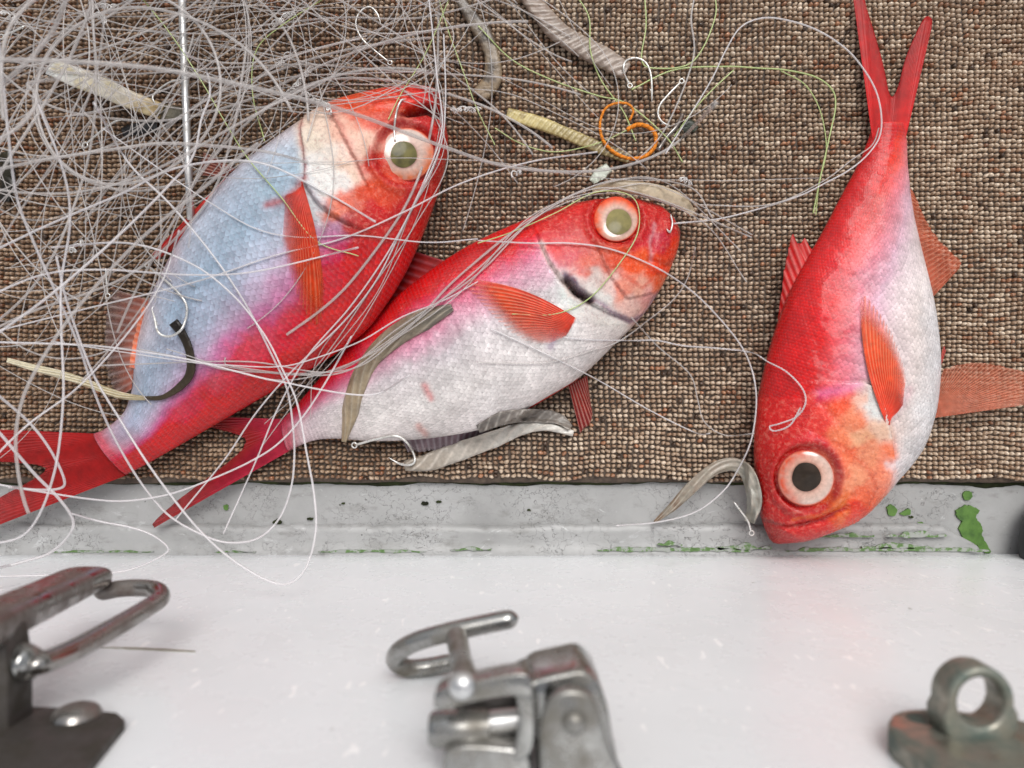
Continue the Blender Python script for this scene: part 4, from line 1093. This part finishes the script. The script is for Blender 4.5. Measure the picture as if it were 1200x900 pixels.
# ------------------------------------------------------------------ orange twine
q = smooth([(738, 141), (742, 130), (736, 122), (722, 121), (709, 128), (703, 146), (707, 165), (720, 179), (738, 186), (756, 183), (767, 172), (768, 158), (760, 149), (748, 146), (738, 150), (735, 152)], 300)
p3 = P(q[:, 0], q[:, 1], .0045 + .0015 * np.sin(np.linspace(0, 6, 300)))
mb = MB()
for ph in (0, 2.1, 4.2):
    a = np.linspace(0, 2 * np.pi * 30, 300) + ph
    tg = np.gradient(p3, axis=0); tg /= np.linalg.norm(tg, axis=1, keepdims=True)
    sd_ = np.cross(tg, [0, 0, 1.0])
    th_ = np.interp(np.linspace(0, 1, 300), [0, .3, .5, 1], [.00055, .0006, .0009, .001])[:, None]
    mb.tube(p3 + th_ * .6 * (np.cos(a)[:, None] * sd_ + np.sin(a)[:, None] * np.array([0, 0, 1.0])), th_[:, 0] * .75, 5, col=lin((226, 134, 30)) * (1 + .1 * (ph - 2)))
tag(mb.build("orange_twine", M["orange"]), "curl of orange twine on the mat above the middle fish", "twine")

# ------------------------------------------------------------------ fishing line
def lift_over(q, z, clear=.0012, k=9):
    zz = np.maximum(z, zat(q[:, 0], q[:, 1]) + clear)
    for d in (2, 4): zz = np.maximum(zz, np.maximum(np.roll(zz, d), np.roll(zz, -d)) - .002)
    zz = np.convolve(np.pad(zz, k // 2, 'edge'), np.ones(k) / k, 'valid')
    return np.maximum(zz, zat(q[:, 0], q[:, 1]) + clear * .6)

def line(path, z, r, label, material="line", n=140, group=None, twist=0):
    q = smooth(path, n)
    zi = np.interp(np.linspace(0, 1, n), np.linspace(0, 1, len(np.atleast_1d(z))), np.atleast_1d(z).astype(float))
    zz = lift_over(q, zi)
    p3 = P(q[:, 0], q[:, 1], zz)
    mb = MB()
    if twist:
        tg = np.gradient(p3, axis=0); tg /= np.linalg.norm(tg, axis=1, keepdims=True) + 1e-9
        sd_ = np.cross(tg, [0, 0, 1.0])
        for ph in (0, math.pi):
            a = np.linspace(0, 2 * np.pi * twist, n) + ph
            mb.tube(p3 + r * 1.3 * (np.cos(a)[:, None] * sd_ + np.sin(a)[:, None] * np.array([0, 0, .6])), r, 5)
    else:
        mb.tube(p3, r * .82, 6)
    return tag(mb.build("fishing_line", M[material]), label, "fishing line", group or "loose strands of fishing line")

line([(-4, 30), (3, 90), (10, 160), (20, 232), (40, 285), (62, 335), (82, 380), (96, 415), (110, 458), (128, 501), (153, 547), (178, 583), (203, 608), (242, 629), (270, 636), (302, 631), (327, 608), (341, 572), (345, 533), (343, 497), (336, 455), (318, 415), (290, 360), (250, 300), (200, 240), (150, 190), (110, 120)], [.13, .12, .10, .07, .045, .035, .03, .03, .04, .045, .04], .00075, "thick strand curving from the left edge over the deck to the middle fish's tail", "line_pale", 200)
line([(66, 300), (76, 345), (87, 380), (110, 440), (142, 494), (171, 540), (199, 579), (228, 615), (256, 643), (284, 664), (313, 680), (338, 684), (359, 664), (370, 622), (368, 579), (359, 529), (348, 472), (331, 433), (309, 391), (272, 345), (222, 308), (150, 285), (60, 290)], [.085, .08, .075, .075, .085, .095, .095, .085, .065, .05, .045, .045, .05, .05], .0007, "longest looping strand, hanging lowest of all across the white wall", "line_pale", 200)
line([(-30, 560), (0, 568), (53, 577), (107, 585), (149, 587), (199, 579), (249, 561), (295, 540), (327, 519), (356, 487), (384, 444), (412, 394)], [.05, .045, .04, .035, .03], .0007, "pale strand running nearly level across both fish tails, then up to the middle fish", "line_pale")
line([(-30, 478), (0, 508), (21, 533), (43, 558), (68, 583), (85, 608), (82, 625), (60, 647), (32, 657), (-10, 668)], [.10, .09, .08, .07, .07], .0009, "thickest strand bending back at the lower left corner above the steel lever", "line_pale")
line([(84, 602), (117, 611), (153, 618), (178, 627), (196, 641), (192, 650), (160, 665), (124, 672), (60, 674), (-20, 676)], [.07, .065, .06, .07, .08], .0006, "thin strand looping sideways just above the wall at the lower left", "line_pale")
line([(-20, 450), (0, 465), (36, 497), (60, 529), (75, 561), (71, 572), (46, 574), (10, 571)], [.10, .08, .07, .06], .0008, "strand with a tight bend over the tail of the left fish", "line_pale")
line([(-30, 400), (0, 401), (107, 405), (178, 414), (228, 423), (284, 437), (327, 447), (430, 463), (480, 440)], [.08, .07, .05, .04, .036, .03], .0007, "level strand crossing the flank of the left fish below the hook", "line_pale")
line([(60, 400), (140, 412), (228, 425), (270, 428), (320, 430), (356, 424), (420, 401), (470, 372), (520, 352), (560, 330)], .034, .0005, "thin pale strand from the left fish's flank to the middle fish's back", "line_pale")
line([(205, 610), (262, 540), (300, 484), (345, 432), (400, 380), (440, 330), (470, 270), (500, 205), (518, 150), (512, 90), (505, 20), (500, -20)], [.02, .03, .034, .036, .03, .03], .0006, "pale strand running up along the back of the left fish to the top edge", "line_pale")
line([(262, 625), (300, 540), (325, 480), (360, 418), (410, 360), (452, 300), (485, 240), (515, 175), (522, 120), (520, 40)], [.02, .03, .034, .036, .03, .03], .0006, "second pale strand along the back of the left fish", "line_pale")
line([(-20, 300), (60, 262), (140, 228), (210, 196), (300, 190), (380, 225), (440, 260)], [.08, .07, .06, .05, .04], .0007, "strand arching over the shoulder of the left fish from the left edge", "line_pale")
line([(-30, 410), (60, 345), (140, 275), (200, 215), (226, 183), (236, 140), (246, 110), (240, 80), (215, 60)], [.13, .12, .10, .07, .04], .0007, "strand rising from the left edge and curling at the steel rod", "line_pale")
line([(-20, 392), (100, 362), (230, 330), (320, 300), (400, 280), (470, 250), (540, 215), (620, 190), (700, 178)], [.03, .035, .036, .03, .012], .0006, "strand from the left fish's flank towards the orange twine", "line_pale")
line([(120, 150), (190, 200), (250, 240), (300, 268), (350, 278), (420, 276), (500, 284), (560, 280)], .036, .0005, "thin strand across the pectoral fin of the left fish", "line_pale")
line([(560, 282), (622, 285), (667, 285), (712, 291), (758, 308), (796, 330), (830, 359), (865, 400), (880, 430), (886, 460), (885, 490), (879, 520), (866, 548), (848, 575), (815, 600), (770, 612), (722, 616)], [.02, .028, .028, .026, .02, .008, .006, .006, .014, .014, .008, .003], .0006, "long strand from the middle fish's cheek past the right hand fish to the bent strip", "line_pale", 220)
line([(660, 395), (690, 398), (740, 399), (770, 399), (800, 405), (840, 408), (880, 413), (900, 424), (922, 436), (940, 455), (944, 472), (934, 488), (915, 496), (902, 500), (908, 505), (926, 498), (938, 478)], [.02, .012, .006, .004, .006, .02, .024], .00027, "twisted white strand crossing to the shoulder of the right hand fish", "line_pale", 420, twist=60)
line([(740, 372), (770, 405), (800, 430), (812, 445), (818, 470), (826, 495), (850, 510), (884, 508)], [.014, .003, .003, .003], .0005, "thin grey strand bending on the mat below the twisted one")
line([(575, 385), (640, 415), (700, 445), (760, 480), (815, 507), (832, 508)], [.02, .022, .012, .003, .003], .0005, "straight grey strand from the middle fish's belly onto the mat", "line_pale")
line([(815, 290), (806, 325), (790, 350), (760, 375), (725, 400), (690, 412), (640, 425), (560, 425)], [.003, .004, .012, .02, .024], .0005, "thin strand curving from the middle fish's chin up the mat")
line([(745, 190), (780, 150), (812, 70), (810, 20), (818, -20)], .004, .0007, "thick grey strand running up from the orange twine to the top edge")
line([(780, 180), (830, 100), (850, 60), (868, 32), (895, 21), (928, 25), (961, 37), (991, 57), (1012, 81), (1027, 108), (1033, 138), (1030, 162), (1015, 183), (994, 200), (970, 213), (930, 232), (850, 255), (790, 262)], [.004, .005, .006, .010, .016, .014, .006, .004], .0006, "big pale loop reaching over the tail of the right hand fish", "line_pale", 180)
line([(1030, 150), (1022, 170), (1000, 186), (960, 215), (900, 240), (820, 240)], [.014, .01, .004], .0005, "thin grey strand leading left from the tail of the right hand fish")
line([(740, 105), (790, 82), (850, 78), (890, 80), (920, 82), (955, 90), (975, 105), (979, 125), (972, 160), (962, 205), (953, 250)], .0035, .00055, "green strand ending beside the back of the right hand fish", "line_green")
line([(915, 83), (942, 98), (958, 122), (966, 150), (968, 180), (960, 215), (956, 252)], .003, .0004, "second green strand alongside the first one", "line_green")
line([(860, 82), (835, 105), (812, 130), (790, 160)], .003, .0005, "short green strand right of the orange twine", "line_green")
line([(672, -10), (690, 20), (692, 60), (705, 95), (730, 130), (745, 165)], .004, .0005, "green strand dropping from the top edge to the orange twine", "line_green")
line([(755, -10), (757, 30), (752, 70), (768, 80), (812, 72), (838, 20), (835, -20)], .004, .0005, "green strand looping along the top edge", "line_green")
line([(560, 30), (600, 70), (650, 95), (700, 112), (735, 122), (780, 160), (800, 190)], .004, .0005, "green strand slanting across to the orange twine", "line_green")
line([(160, -10), (200, 40), (236, 95), (262, 140), (290, 185), (330, 232), (370, 282), (420, 300)], [.02, .02, .02, .03, .036], .0004, "fine green strand crossing the flank of the left fish", "line_green")
line([(512, -10), (525, 35), (545, 90), (560, 130), (580, 170)], .012, .0004, "fine green strand hanging by the dark brown strip", "line_green")
line([(385, -5), (330, 30), (300, 60), (296, 110), (310, 165)], .014, .0004, "fine green strand curling above the shoulder of the left fish", "line_green")
line([(530, -10), (500, 60), (470, 110), (455, 140)], .02, .00035, "fine green strand touching the head of the left fish", "line_green")
line([(580, 150), (610, 168), (650, 178), (700, 168), (740, 150)], .004, .0004, "fine green strand over the yellowish strip", "line_green")
line([(560, 285), (600, 272), (650, 250), (700, 225), (742, 232), (748, 270), (725, 310), (690, 350), (650, 368), (600, 368)], [.02, .026, .03, .028, .028], .0004, "fine yellow brown strand ringing the head of the middle fish", "line_green")

line([(-20, 70), (0, 70), (80, 72), (180, 80), (260, 95), (350, 115), (420, 135), (520, 172), (600, 196), (700, 200), (780, 176), (840, 120)], [.17, .17, .16, .14, .10, .06, .03, .012, .005], .0011, "broad blurred grey strand running level across the top left corner over the rod", "line", 160)
line([(84, -20), (75, 5), (64, 32), (40, 64), (0, 100), (-30, 118)], [.16, .15, .15, .14], .0011, "broad blurred strand slanting across the top left corner", "line", 90)
line([(4, 140), (1, 90), (8, 40), (28, 10), (60, -14)], [.15, .15, .14], .0010, "thick strand arching round the very top left corner", "line", 80)
line([(70, 92), (33, 98), (42, 110), (40, 127), (23, 148), (-6, 166)], [.12, .14, .15], .0009, "thick grey strand making a small loop at the left edge", "line", 80)
line([(-20, 202), (60, 186), (140, 174), (200, 168), (300, 176), (360, 190)], [.12, .11, .09, .06], .0009, "thick grey strand running level to the shoulder of the left fish", "line", 120)
line([(-20, 350), (50, 322), (120, 316), (220, 322), (300, 318), (420, 290)], [.10, .09, .06, .04], .0006, "level strand meeting the flank of the left fish above the hook", "line_pale", 120)
line([(-30, 640), (30, 625), (62, 560), (74, 470), (72, 390), (72, 330), (82, 260), (74, 200), (40, 110)], [.10, .10, .09, .10], .0007, "upright strand crossing the thick ones left of the left fish", "line_pale", 140)
line([(-30, 560), (30, 500), (90, 455), (150, 390), (190, 330), (210, 270)], [.11, .09, .06, .05], .0006, "slanting strand over the anal fin of the left fish", "line_pale", 120)

# the tangle itself: far too many strands to count
def inside(poly, x, y):
    c = np.zeros(np.shape(x), bool); p = poly
    for (x0, y0), (x1, y1) in zip(p, p[1:] + p[:1]):
        m_ = ((y0 > y) != (y1 > y)) & (x < (x1 - x0) * (y - y0) / (y1 - y0 + 1e-9) + x0)
        c ^= m_
    return c
PA = [(-120, -120), (640, -120), (690, 60), (760, 190), (640, 262), (540, 300), (470, 400), (330, 450), (210, 470), (110, 540), (-120, 600)]
PB = [(560, -120), (860, -60), (900, 60), (980, 150), (960, 250), (820, 300), (700, 240), (560, 260)]
FISH = [(350, 140), (520, 110), (520, 200), (430, 390), (160, 540), (180, 340), (260, 210)]
FISH2 = [(500, 300), (735, 230), (795, 270), (720, 400), (500, 515), (340, 520), (400, 410)]
mb = MB()
def strand(n, L, x, y, th, k0, kv):
    ds = L / n
    k = k0; out = []
    for i in range(n):
        out.append((x, y))
        k += RNG.normal(0, kv) - (k - k0) * .04
        th += k * ds
        x += math.cos(th) * ds; y += math.sin(th) * ds
    return np.array(out)
for k in range(5):                                  # the bundle that slips between the two fish
    j_ = lambda a_: RNG.normal(0, a_)
    q = smooth([(180 + j_(30), 418 + j_(14)), (290 + j_(10), 436 + j_(6)), (400 + j_(8), 432 + j_(8)), (470 + j_(8), 392 + j_(9)), (545 + j_(8), 330 + j_(8)), (620 + j_(9), 255 + j_(9)), (720 + j_(14), 218 + j_(8)), (800 + j_(20), 232 + j_(20)), (880 + j_(30), 262 + j_(30))], 150)
    mb.tube(P(q[:, 0], q[:, 1], lift_over(q, np.interp(np.linspace(0, 1, 150), [0, .3, .6, 1], [.03, .03, .024, .003]))), RNG.choice([.0003, .0004, .0005]), 5)
for k in range(4):                                  # and the one that runs along the back of the left fish
    q = smooth([(330 + j_(20), 500 + j_(12)), (385 + j_(8), 420 + j_(8)), (440 + j_(6), 340 + j_(6)), (485 + j_(6), 255 + j_(6)), (514 + j_(5), 180 + j_(5)), (516 + j_(8), 110 + j_(5)), (500 + j_(20), 30), (480 + j_(50), -40)], 150)
    mb.tube(P(q[:, 0], q[:, 1], lift_over(q, np.interp(np.linspace(0, 1, 150), [0, .3, .6, 1], [.02, .034, .03, .01]))), RNG.choice([.0003, .0004, .0005]), 5)
made = 0; tries = 0
while made < 108 and tries < 9000:
    tries += 1
    zone = RNG.random()
    if zone < .78: x0, y0 = RNG.uniform(-80, 560), RNG.uniform(-80, 420)
    else: x0, y0 = RNG.uniform(520, 930), RNG.uniform(-60, 290)
    L = RNG.uniform(420, 1300)
    q = strand(110, L, x0, y0, RNG.uniform(0, 6.283), RNG.choice([-1, 1]) * abs(RNG.normal(0, .0022)), .0009)
    ia = inside(PA, q[:, 0], q[:, 1]).mean(); ib = inside(PB, q[:, 0], q[:, 1]).mean()
    if ia + ib < .86: continue
    far = q[q[:, 0] > 640]
    if len(far) and not (inside(PA, far[:, 0], far[:, 1]) | inside(PB, far[:, 0], far[:, 1])).all(): continue
    if zone < .78 and ia < .6: continue
    if zone >= .78 and (ib < .9 or q[:, 0].max() > 965): continue
    onf = inside(FISH, q[:, 0], q[:, 1]).mean() + inside(FISH2, q[:, 0], q[:, 1]).mean()
    if onf > .10 and RNG.random() < .94: continue
    left = np.clip((420 - q[:, 0].mean()) / 420, 0, 1)
    zb = RNG.uniform(.0016, .012) + left * RNG.random() ** 2 * .05
    if RNG.random() < .10 * left * 2: zb = RNG.uniform(.05, .15)
    zi = zb + .012 * left * np.sin(np.linspace(0, math.pi * RNG.uniform(.8, 2.5), 110) + RNG.uniform(0, 3)) ** 2
    zz = lift_over(q, zi)
    r = RNG.choice([.00026, .00036, .00046, .0006, .0008], p=[.34, .3, .18, .12, .06])
    mb.tube(P(q[:, 0], q[:, 1], zz), r, 5)
    made += 1
tg = mb.build("fishing_line_tangle", M["line"])
tag(tg, "grey tangle of clear fishing line heaped over the left of the mat", "fishing line", kind="stuff")
# crinkled knots
mb = MB()
for cx, cy, L in [(126, 8, 26), (330, 22, 34), (352, 95, 44), (372, 118, 40), (545, 128, 34), (90, 290, 18), (606, 203, 14), (330, 70, 24), (118, 20, 16), (12, 20, 26), (803, 213, 12)]:
    th = RNG.uniform(-.9, .9); n = int(L * 5)
    t_ = np.linspace(0, 1, n)
    for s_ in range(2):
        a = t_ * L * 1.15 + RNG.uniform(0, 6)
        ox = 2.4 * np.cos(a) + L * (t_ - .5) * math.cos(th); oy = 2.4 * np.sin(a) + L * (t_ - .5) * math.sin(th)
        q = np.stack([cx + ox + (fbm(t_ * 5, np.full(n, cx * .1)) - .5) * 9, cy + oy + (fbm(t_ * 5 + 9, np.full(n, cy * .1)) - .5) * 9], -1)
        zz = np.maximum(.006, zat(q[:, 0], q[:, 1]) + .001) + .001 * np.sin(a * .7)
        mb.tube(P(q[:, 0], q[:, 1], zz), .00035, 4)
tag(mb.build("crinkled_line", M["line_white"]), "crinkled white ends and knots of line scattered through the tangle", "fishing line", kind="stuff")

# ------------------------------------------------------------------ metal fittings on the white wall
def solid(outline, z0, th, bev=.001, hole=None, n=0, seg=3):
    """outline (photo pixels seen at height z0) extruded downwards by th; returns a bmesh"""
    bm = bmesh.new()
    o = np.asarray(outline, float)
    if n: o = smooth(np.vstack([o, o[:1]]), n + 1)[:-1]
    A = P(o[:, 0], o[:, 1], z0)
    if hole is None:
        top = [bm.verts.new(v) for v in A]; bot = [bm.verts.new((v[0], v[1], v[2] - th)) for v in A]
        bm.faces.new(top); bm.faces.new(bot[::-1])
        k = len(top)
        for i in range(k): bm.faces.new((top[i], bot[i], bot[(i + 1) % k], top[(i + 1) % k]))
    else:
        h = np.asarray(hole, float)
        B = P(h[:, 0], h[:, 1], z0)
        k = len(A)
        T = [bm.verts.new(v) for v in A]; Tb = [bm.verts.new((v[0], v[1], v[2] - th)) for v in A]
        I_ = [bm.verts.new(v) for v in B]; Ib = [bm.verts.new((v[0], v[1], v[2] - th)) for v in B]
        for i in range(k):
            j_ = (i + 1) % k
            bm.faces.new((T[i], T[j_], I_[j_], I_[i])); bm.faces.new((Tb[i], Ib[i], Ib[j_], Tb[j_]))
            bm.faces.new((T[i], Tb[i], Tb[j_], T[j_])); bm.faces.new((I_[i], I_[j_], Ib[j_], Ib[i]))
    bmesh.ops.recalc_face_normals(bm, faces=bm.faces)
    if bev:
        es = [e for e in bm.edges if len(e.link_faces) == 2 and e.calc_face_angle(0) > math.radians(35)]
        bmesh.ops.bevel(bm, geom=es, offset=bev, segments=seg, profile=.5, affect='EDGES', clamp_overlap=True)
    return bm

def bm_obj(name, bm, material, parent):
    me = bpy.data.meshes.new(name); bm.to_mesh(me); bm.free()
    me.polygons.foreach_set("use_smooth", np.full(len(me.polygons), True))
    try: me.set_sharp_from_angle(angle=math.radians(50))
    except Exception: pass
    return link(name, me, parent, material)

def dome(name, px, py, z, rpx, hgt, material, parent, axis=None, flat=.0):
    """low rivet head: facing up (axis None) or out of the wall"""
    c = P(px, py, z); r = rpx * S * (1 - z / H)
    R_, A_ = np.meshgrid(np.linspace(0, 1, 12), np.linspace(0, 2 * np.pi, 36, endpoint=False), indexing='ij')
    x_ = r * R_ * np.cos(A_); y_ = r * R_ * np.sin(A_); h_ = hgt * np.sqrt(np.clip(1 - R_ ** 2, 0, 1))
    V = np.stack([x_, y_, h_], -1) if axis is None else np.stack([x_, h_, -y_], -1)
    me = mesh(name, V.reshape(-1, 3) + c, grid_faces(12, 36, True))
    return link(name, me, parent, material)

def ztube(name, pts, r, material, parent, k=14, n=60, flat=1.0):
    p = np.vstack([P(a_, b_, c_) for a_, b_, c_ in pts])
    q = smooth(p, n)
    t_ = np.linspace(0, 1, n)
    rr = np.interp(t_, np.linspace(0, 1, len(np.atleast_1d(r))), np.atleast_1d(r)).copy()
    for i in range(4):
        f_ = math.sqrt(1 - (1 - (i + .35) / 4) ** 2); rr[i] *= f_; rr[-1 - i] *= f_
    return MB().tube(q, rr, k).build(name, material, parent)

def at_wall(px, py, off=0.0):
    """z at which the plane off metres in front of the wall is seen at (px, py)"""
    return H * (1 - (YW + off) / ((450.0 - py) * S))

# --- latch in the middle
l1 = empty("toggle_latch", (P(600, 850, .22)).tolist(), "steel toggle latch with a hooked end at the middle of the white wall", "latch", "metal fittings on the white wall")
zk = .205
ztube("hook_bar", [(606, 724, zk), (570, 731, zk), (525, 741, zk), (490, 751, zk - .002), (468, 763, zk - .006), (463, 774, zk - .012), (478, 783, zk - .016), (505, 781, zk - .018), (534, 775, zk - .02)], .0031, M["old_steel"], l1, 16, 80)
zq = .262
ztube("hook_stem", [(534, 742, zk + .002), (540, 770, zk + .026), (547, 803, zq - .001)], [.0036, .0030, .0034], M["old_steel"], l1, 16, 30)
dome("hook_rivet", 542, 804, zq + .0005, 17, .0028, M["steel"], l1)
bm_obj("clevis_plate", solid([(508, 826), (510, 814), (524, 806), (560, 798), (600, 790), (619, 792), (624, 806), (622, 818), (600, 816), (560, 822), (525, 832), (511, 832)], zq, .008, .0011, n=60), M["old_steel"], l1)
bm_obj("clevis_side", solid([(602, 806), (622, 800), (628, 830), (628, 868), (620, 888), (602, 893), (604, 870), (608, 845)], zq - .0006, .018, .0010, n=50), M["old_steel"], l1)
bm_obj("clevis_plate", solid([(520, 882), (545, 874), (585, 876), (610, 880), (622, 890), (620, 925), (560, 930), (522, 915)], zq - .001, .012, .0010, n=50), M["old_steel"], l1)
bm_obj("gap_shade", solid([(530, 826), (606, 818), (612, 880), (606, 905), (560, 905), (545, 880)], zq - .014, .012, .0008), M["dark_iron"], l1)  # dark block added behind the bracket as shade in its gaps
V, F = tube(np.vstack([P(503, 855, zq - .008), P(508, 855, zq - .008), P(545, 853, zq - .008), P(574, 851, zq - .008)]), [.0036, .0046, .0047, .0042], 22)
link("roller", mesh("roller", V, F), l1, M["old_steel"])
V, F = tube(np.vstack([P(574, 847, zq - .010), P(608, 843, zq - .010)]), .0030, 16)
link("pin", mesh("pin", V, F), l1, M["steel"])
bm_obj("hinge_strap", solid([(616, 806), (628, 797), (662, 789), (682, 786), (697, 796), (708, 815), (716, 850), (722, 930), (640, 930), (628, 870), (624, 830)], zq - .006, .022, .0012, n=70), M["old_steel"], l1)
bm_obj("hinge_cheek", solid([(634, 940), (633, 868), (638, 832), (652, 814), (672, 809), (692, 816), (704, 838), (714, 872), (734, 940)], zq + .004, .004, .0012, n=70), M["old_steel"], l1)
dome("rivet", 673, 846, zq + .0042, 15, .0026, M["old_steel"], l1)

# --- latch at the left
l2 = empty("lever_latch", P(60, 800, .22).tolist(), "dark steel lever latch with a wire bail at the left end of the white wall", "latch", "metal fittings on the white wall")
def lever(name, stations, material, parent):
    """bar with a broad flat top: stations of (px, py, z, half width m, half height m)"""
    V = []
    k = 20
    a = np.linspace(0, 2 * np.pi, k, endpoint=False)
    st = smooth(np.array([np.r_[P(s_[0], s_[1], s_[2]), s_[3], s_[4]] for s_ in stations]), 50)
    for i, s_ in enumerate(st):
        e = 1.0
        if i < 4: e = math.sqrt(1 - (1 - (i + .3) / 4) ** 2)
        cs, sn = np.cos(a), np.sin(a)
        cs = np.sign(cs) * abs(cs) ** .6; sn = np.sign(sn) * abs(sn) ** .6
        V.append(np.stack([s_[0] + s_[3] * e * cs, s_[1] + s_[4] * e * sn, s_[2] + 0 * a], -1))
    V = np.array(V).reshape(-1, 3)
    me = mesh(name, V, grid_faces(50, k, True))
    bm = bmesh.new(); bm.from_mesh(me)
    bm.verts.ensure_lookup_table()
    bm.faces.new([bm.verts[i] for i in range(k)]); bm.faces.new([bm.verts[49 * k + i] for i in range(k)][::-1])
    bmesh.ops.recalc_face_normals(bm, faces=bm.faces); bm.to_mesh(me); bm.free()
    me.polygons.foreach_set("use_smooth", np.full(len(me.polygons), True))
    return link(name, me, parent, material)
lever("lever", [(118, 674, .150, .0085, .0036), (100, 678, .156, .0092, .0046), (62, 696, .18, .0092, .0050), (15, 718, .21, .0092, .0052), (-40, 744, .24, .0092, .0052)], M["dull_steel"], l2)
ztube("bail", [(112, 696, .150), (140, 690, .150), (166, 689, .151), (184, 692, .155), (188, 701, .165), (170, 714, .178), (128, 739, .20), (82, 764, .218), (36, 782, .232)], .0033, M["dull_steel"], l2, 16, 90)
ztube("bail_end", [(14, 772, .226), (24, 776, .228), (40, 779, .230)], [.0046, .0056, .0046], M["old_steel"], l2, 18, 24)
bm_obj("post", solid([(-60, 742), (2, 742), (9, 790), (9, 870), (-60, 900)], .235, .012, .001), M["dark_iron"], l2)
zp = at_wall(90, 868, .003)
def wall_plate(name, outline, th, bev, material, parent, n=0):
    """plate lying on the wall: outline given in photo pixels on the wall's face"""
    o = np.asarray(outline, float)
    if n: o = smooth(np.vstack([o, o[:1]]), n + 1)[:-1]
    f_ = []
    for a_, b_ in o:
        z = at_wall(a_, b_, th); f_.append(P(a_, b_, z))
    bm = bmesh.new()
    top = [bm.verts.new((v[0], YW + th, v[2])) for v in f_]; bot = [bm.verts.new((v[0], YW - .003, v[2])) for v in f_]
    k = len(top)
    bm.faces.new(top); bm.faces.new(bot[::-1])
    for i in range(k): bm.faces.new((top[i], bot[i], bot[(i + 1) % k], top[(i + 1) % k]))
    bmesh.ops.recalc_face_normals(bm, faces=bm.faces)
    es = [e for e in bm.edges if len(e.link_faces) == 2 and e.calc_face_angle(0) > math.radians(35)]
    bmesh.ops.bevel(bm, geom=es, offset=bev, segments=3, profile=.5, affect='EDGES', clamp_overlap=True)
    return bm_obj(name, bm, material, parent)
wall_plate("base_plate", [(-60, 838), (18, 826), (70, 828), (138, 834), (147, 842), (96, 905), (70, 960), (-60, 960)], .0032, .0009, M["dark_iron"], l2)
dome("screw_head", 90, 838, at_wall(90, 838, .0035), 27, .0034, M["dull_steel"], l2, axis=1)
m, t, b = mat("scratch_dirt"); M["scratch"] = m
b.inputs["Base Color"].default_value = (.30, .27, .23, 1); b.inputs["Roughness"].default_value = .6
def wall_mark(name, q, m_):
    q = smooth(np.vstack([np.array(q, float), np.array(q[:1], float)]), 40)[:-1]
    q = q + (RNG.random(q.shape) - .5) * .5
    wall_plate(name, q, .0005, .00005, m_, wall)
wall_mark("scratch", [(118, 758), (160, 758.5), (205, 760.5), (232, 763), (205, 762.5), (160, 760.5)], M["scratch"])
# --- eye at the right
l3 = empty("eye_plate", P(1150, 860, .22).tolist(), "weathered bronze eye on an oval base at the right end of the white wall", "eye plate", "metal fittings on the white wall")
wall_plate("base_plate", [(1040, 853), (1043, 838), (1060, 831), (1100, 830), (1150, 836), (1220, 850), (1300, 900), (1340, 990), (1240, 1010), (1150, 955), (1085, 894), (1050, 866)], .0062, .0012, M["bronze"], l3, 80)
dome("screw_hole_plug", 1080, 842, at_wall(1080, 842, .0062), 17, .0005, M["bronze_dark"], l3, axis=1)
ze = .2465
nn_ = 60
an = np.linspace(-np.pi, np.pi, nn_, endpoint=False)
cx_, cy_ = 1151, 824
out_ = []; hol = []
for a_ in an:
    ca, sa = math.cos(a_), math.sin(a_)
    if sa < .12: out_.append((cx_ + 40 * ca, cy_ + 42 * sa))
    else:
        ox = 40 * ca * (1 + .32 * sa); out_.append((cx_ + ox * 1.08, cy_ + 60 * sa ** .9))
    hol.append((cx_ + 27 * ca, cy_ + 29 * sa))
bm_obj("eye", solid(out_, ze, .0095, .0016, hole=hol), M["bronze"], l3)

# --- black rubber edge at the right
V = []
for i, th in enumerate(np.linspace(0, np.pi, 28)):
    for ph in np.linspace(0, 2 * np.pi, 40, endpoint=False):
        sg = lambda v_, e_: np.sign(v_) * abs(v_) ** e_
        V.append((.034 * sg(math.sin(th), .8) * sg(math.cos(ph), .8), .030 * sg(math.sin(th), .8) * sg(math.sin(ph), .8), .020 * sg(math.cos(th), .7)))
c = P(1273, 632, .012)
V = np.array(V) + c
V[:, 0] += (V[:, 1] - c[1]) * .12
o = link("rubber_bumper", mesh("rubber_bumper", V, grid_faces(28, 40, True)), None, M["rubber"])
tag(o, "black rounded rubber thing cut off by the right edge beside the green paint patch", "bumper")
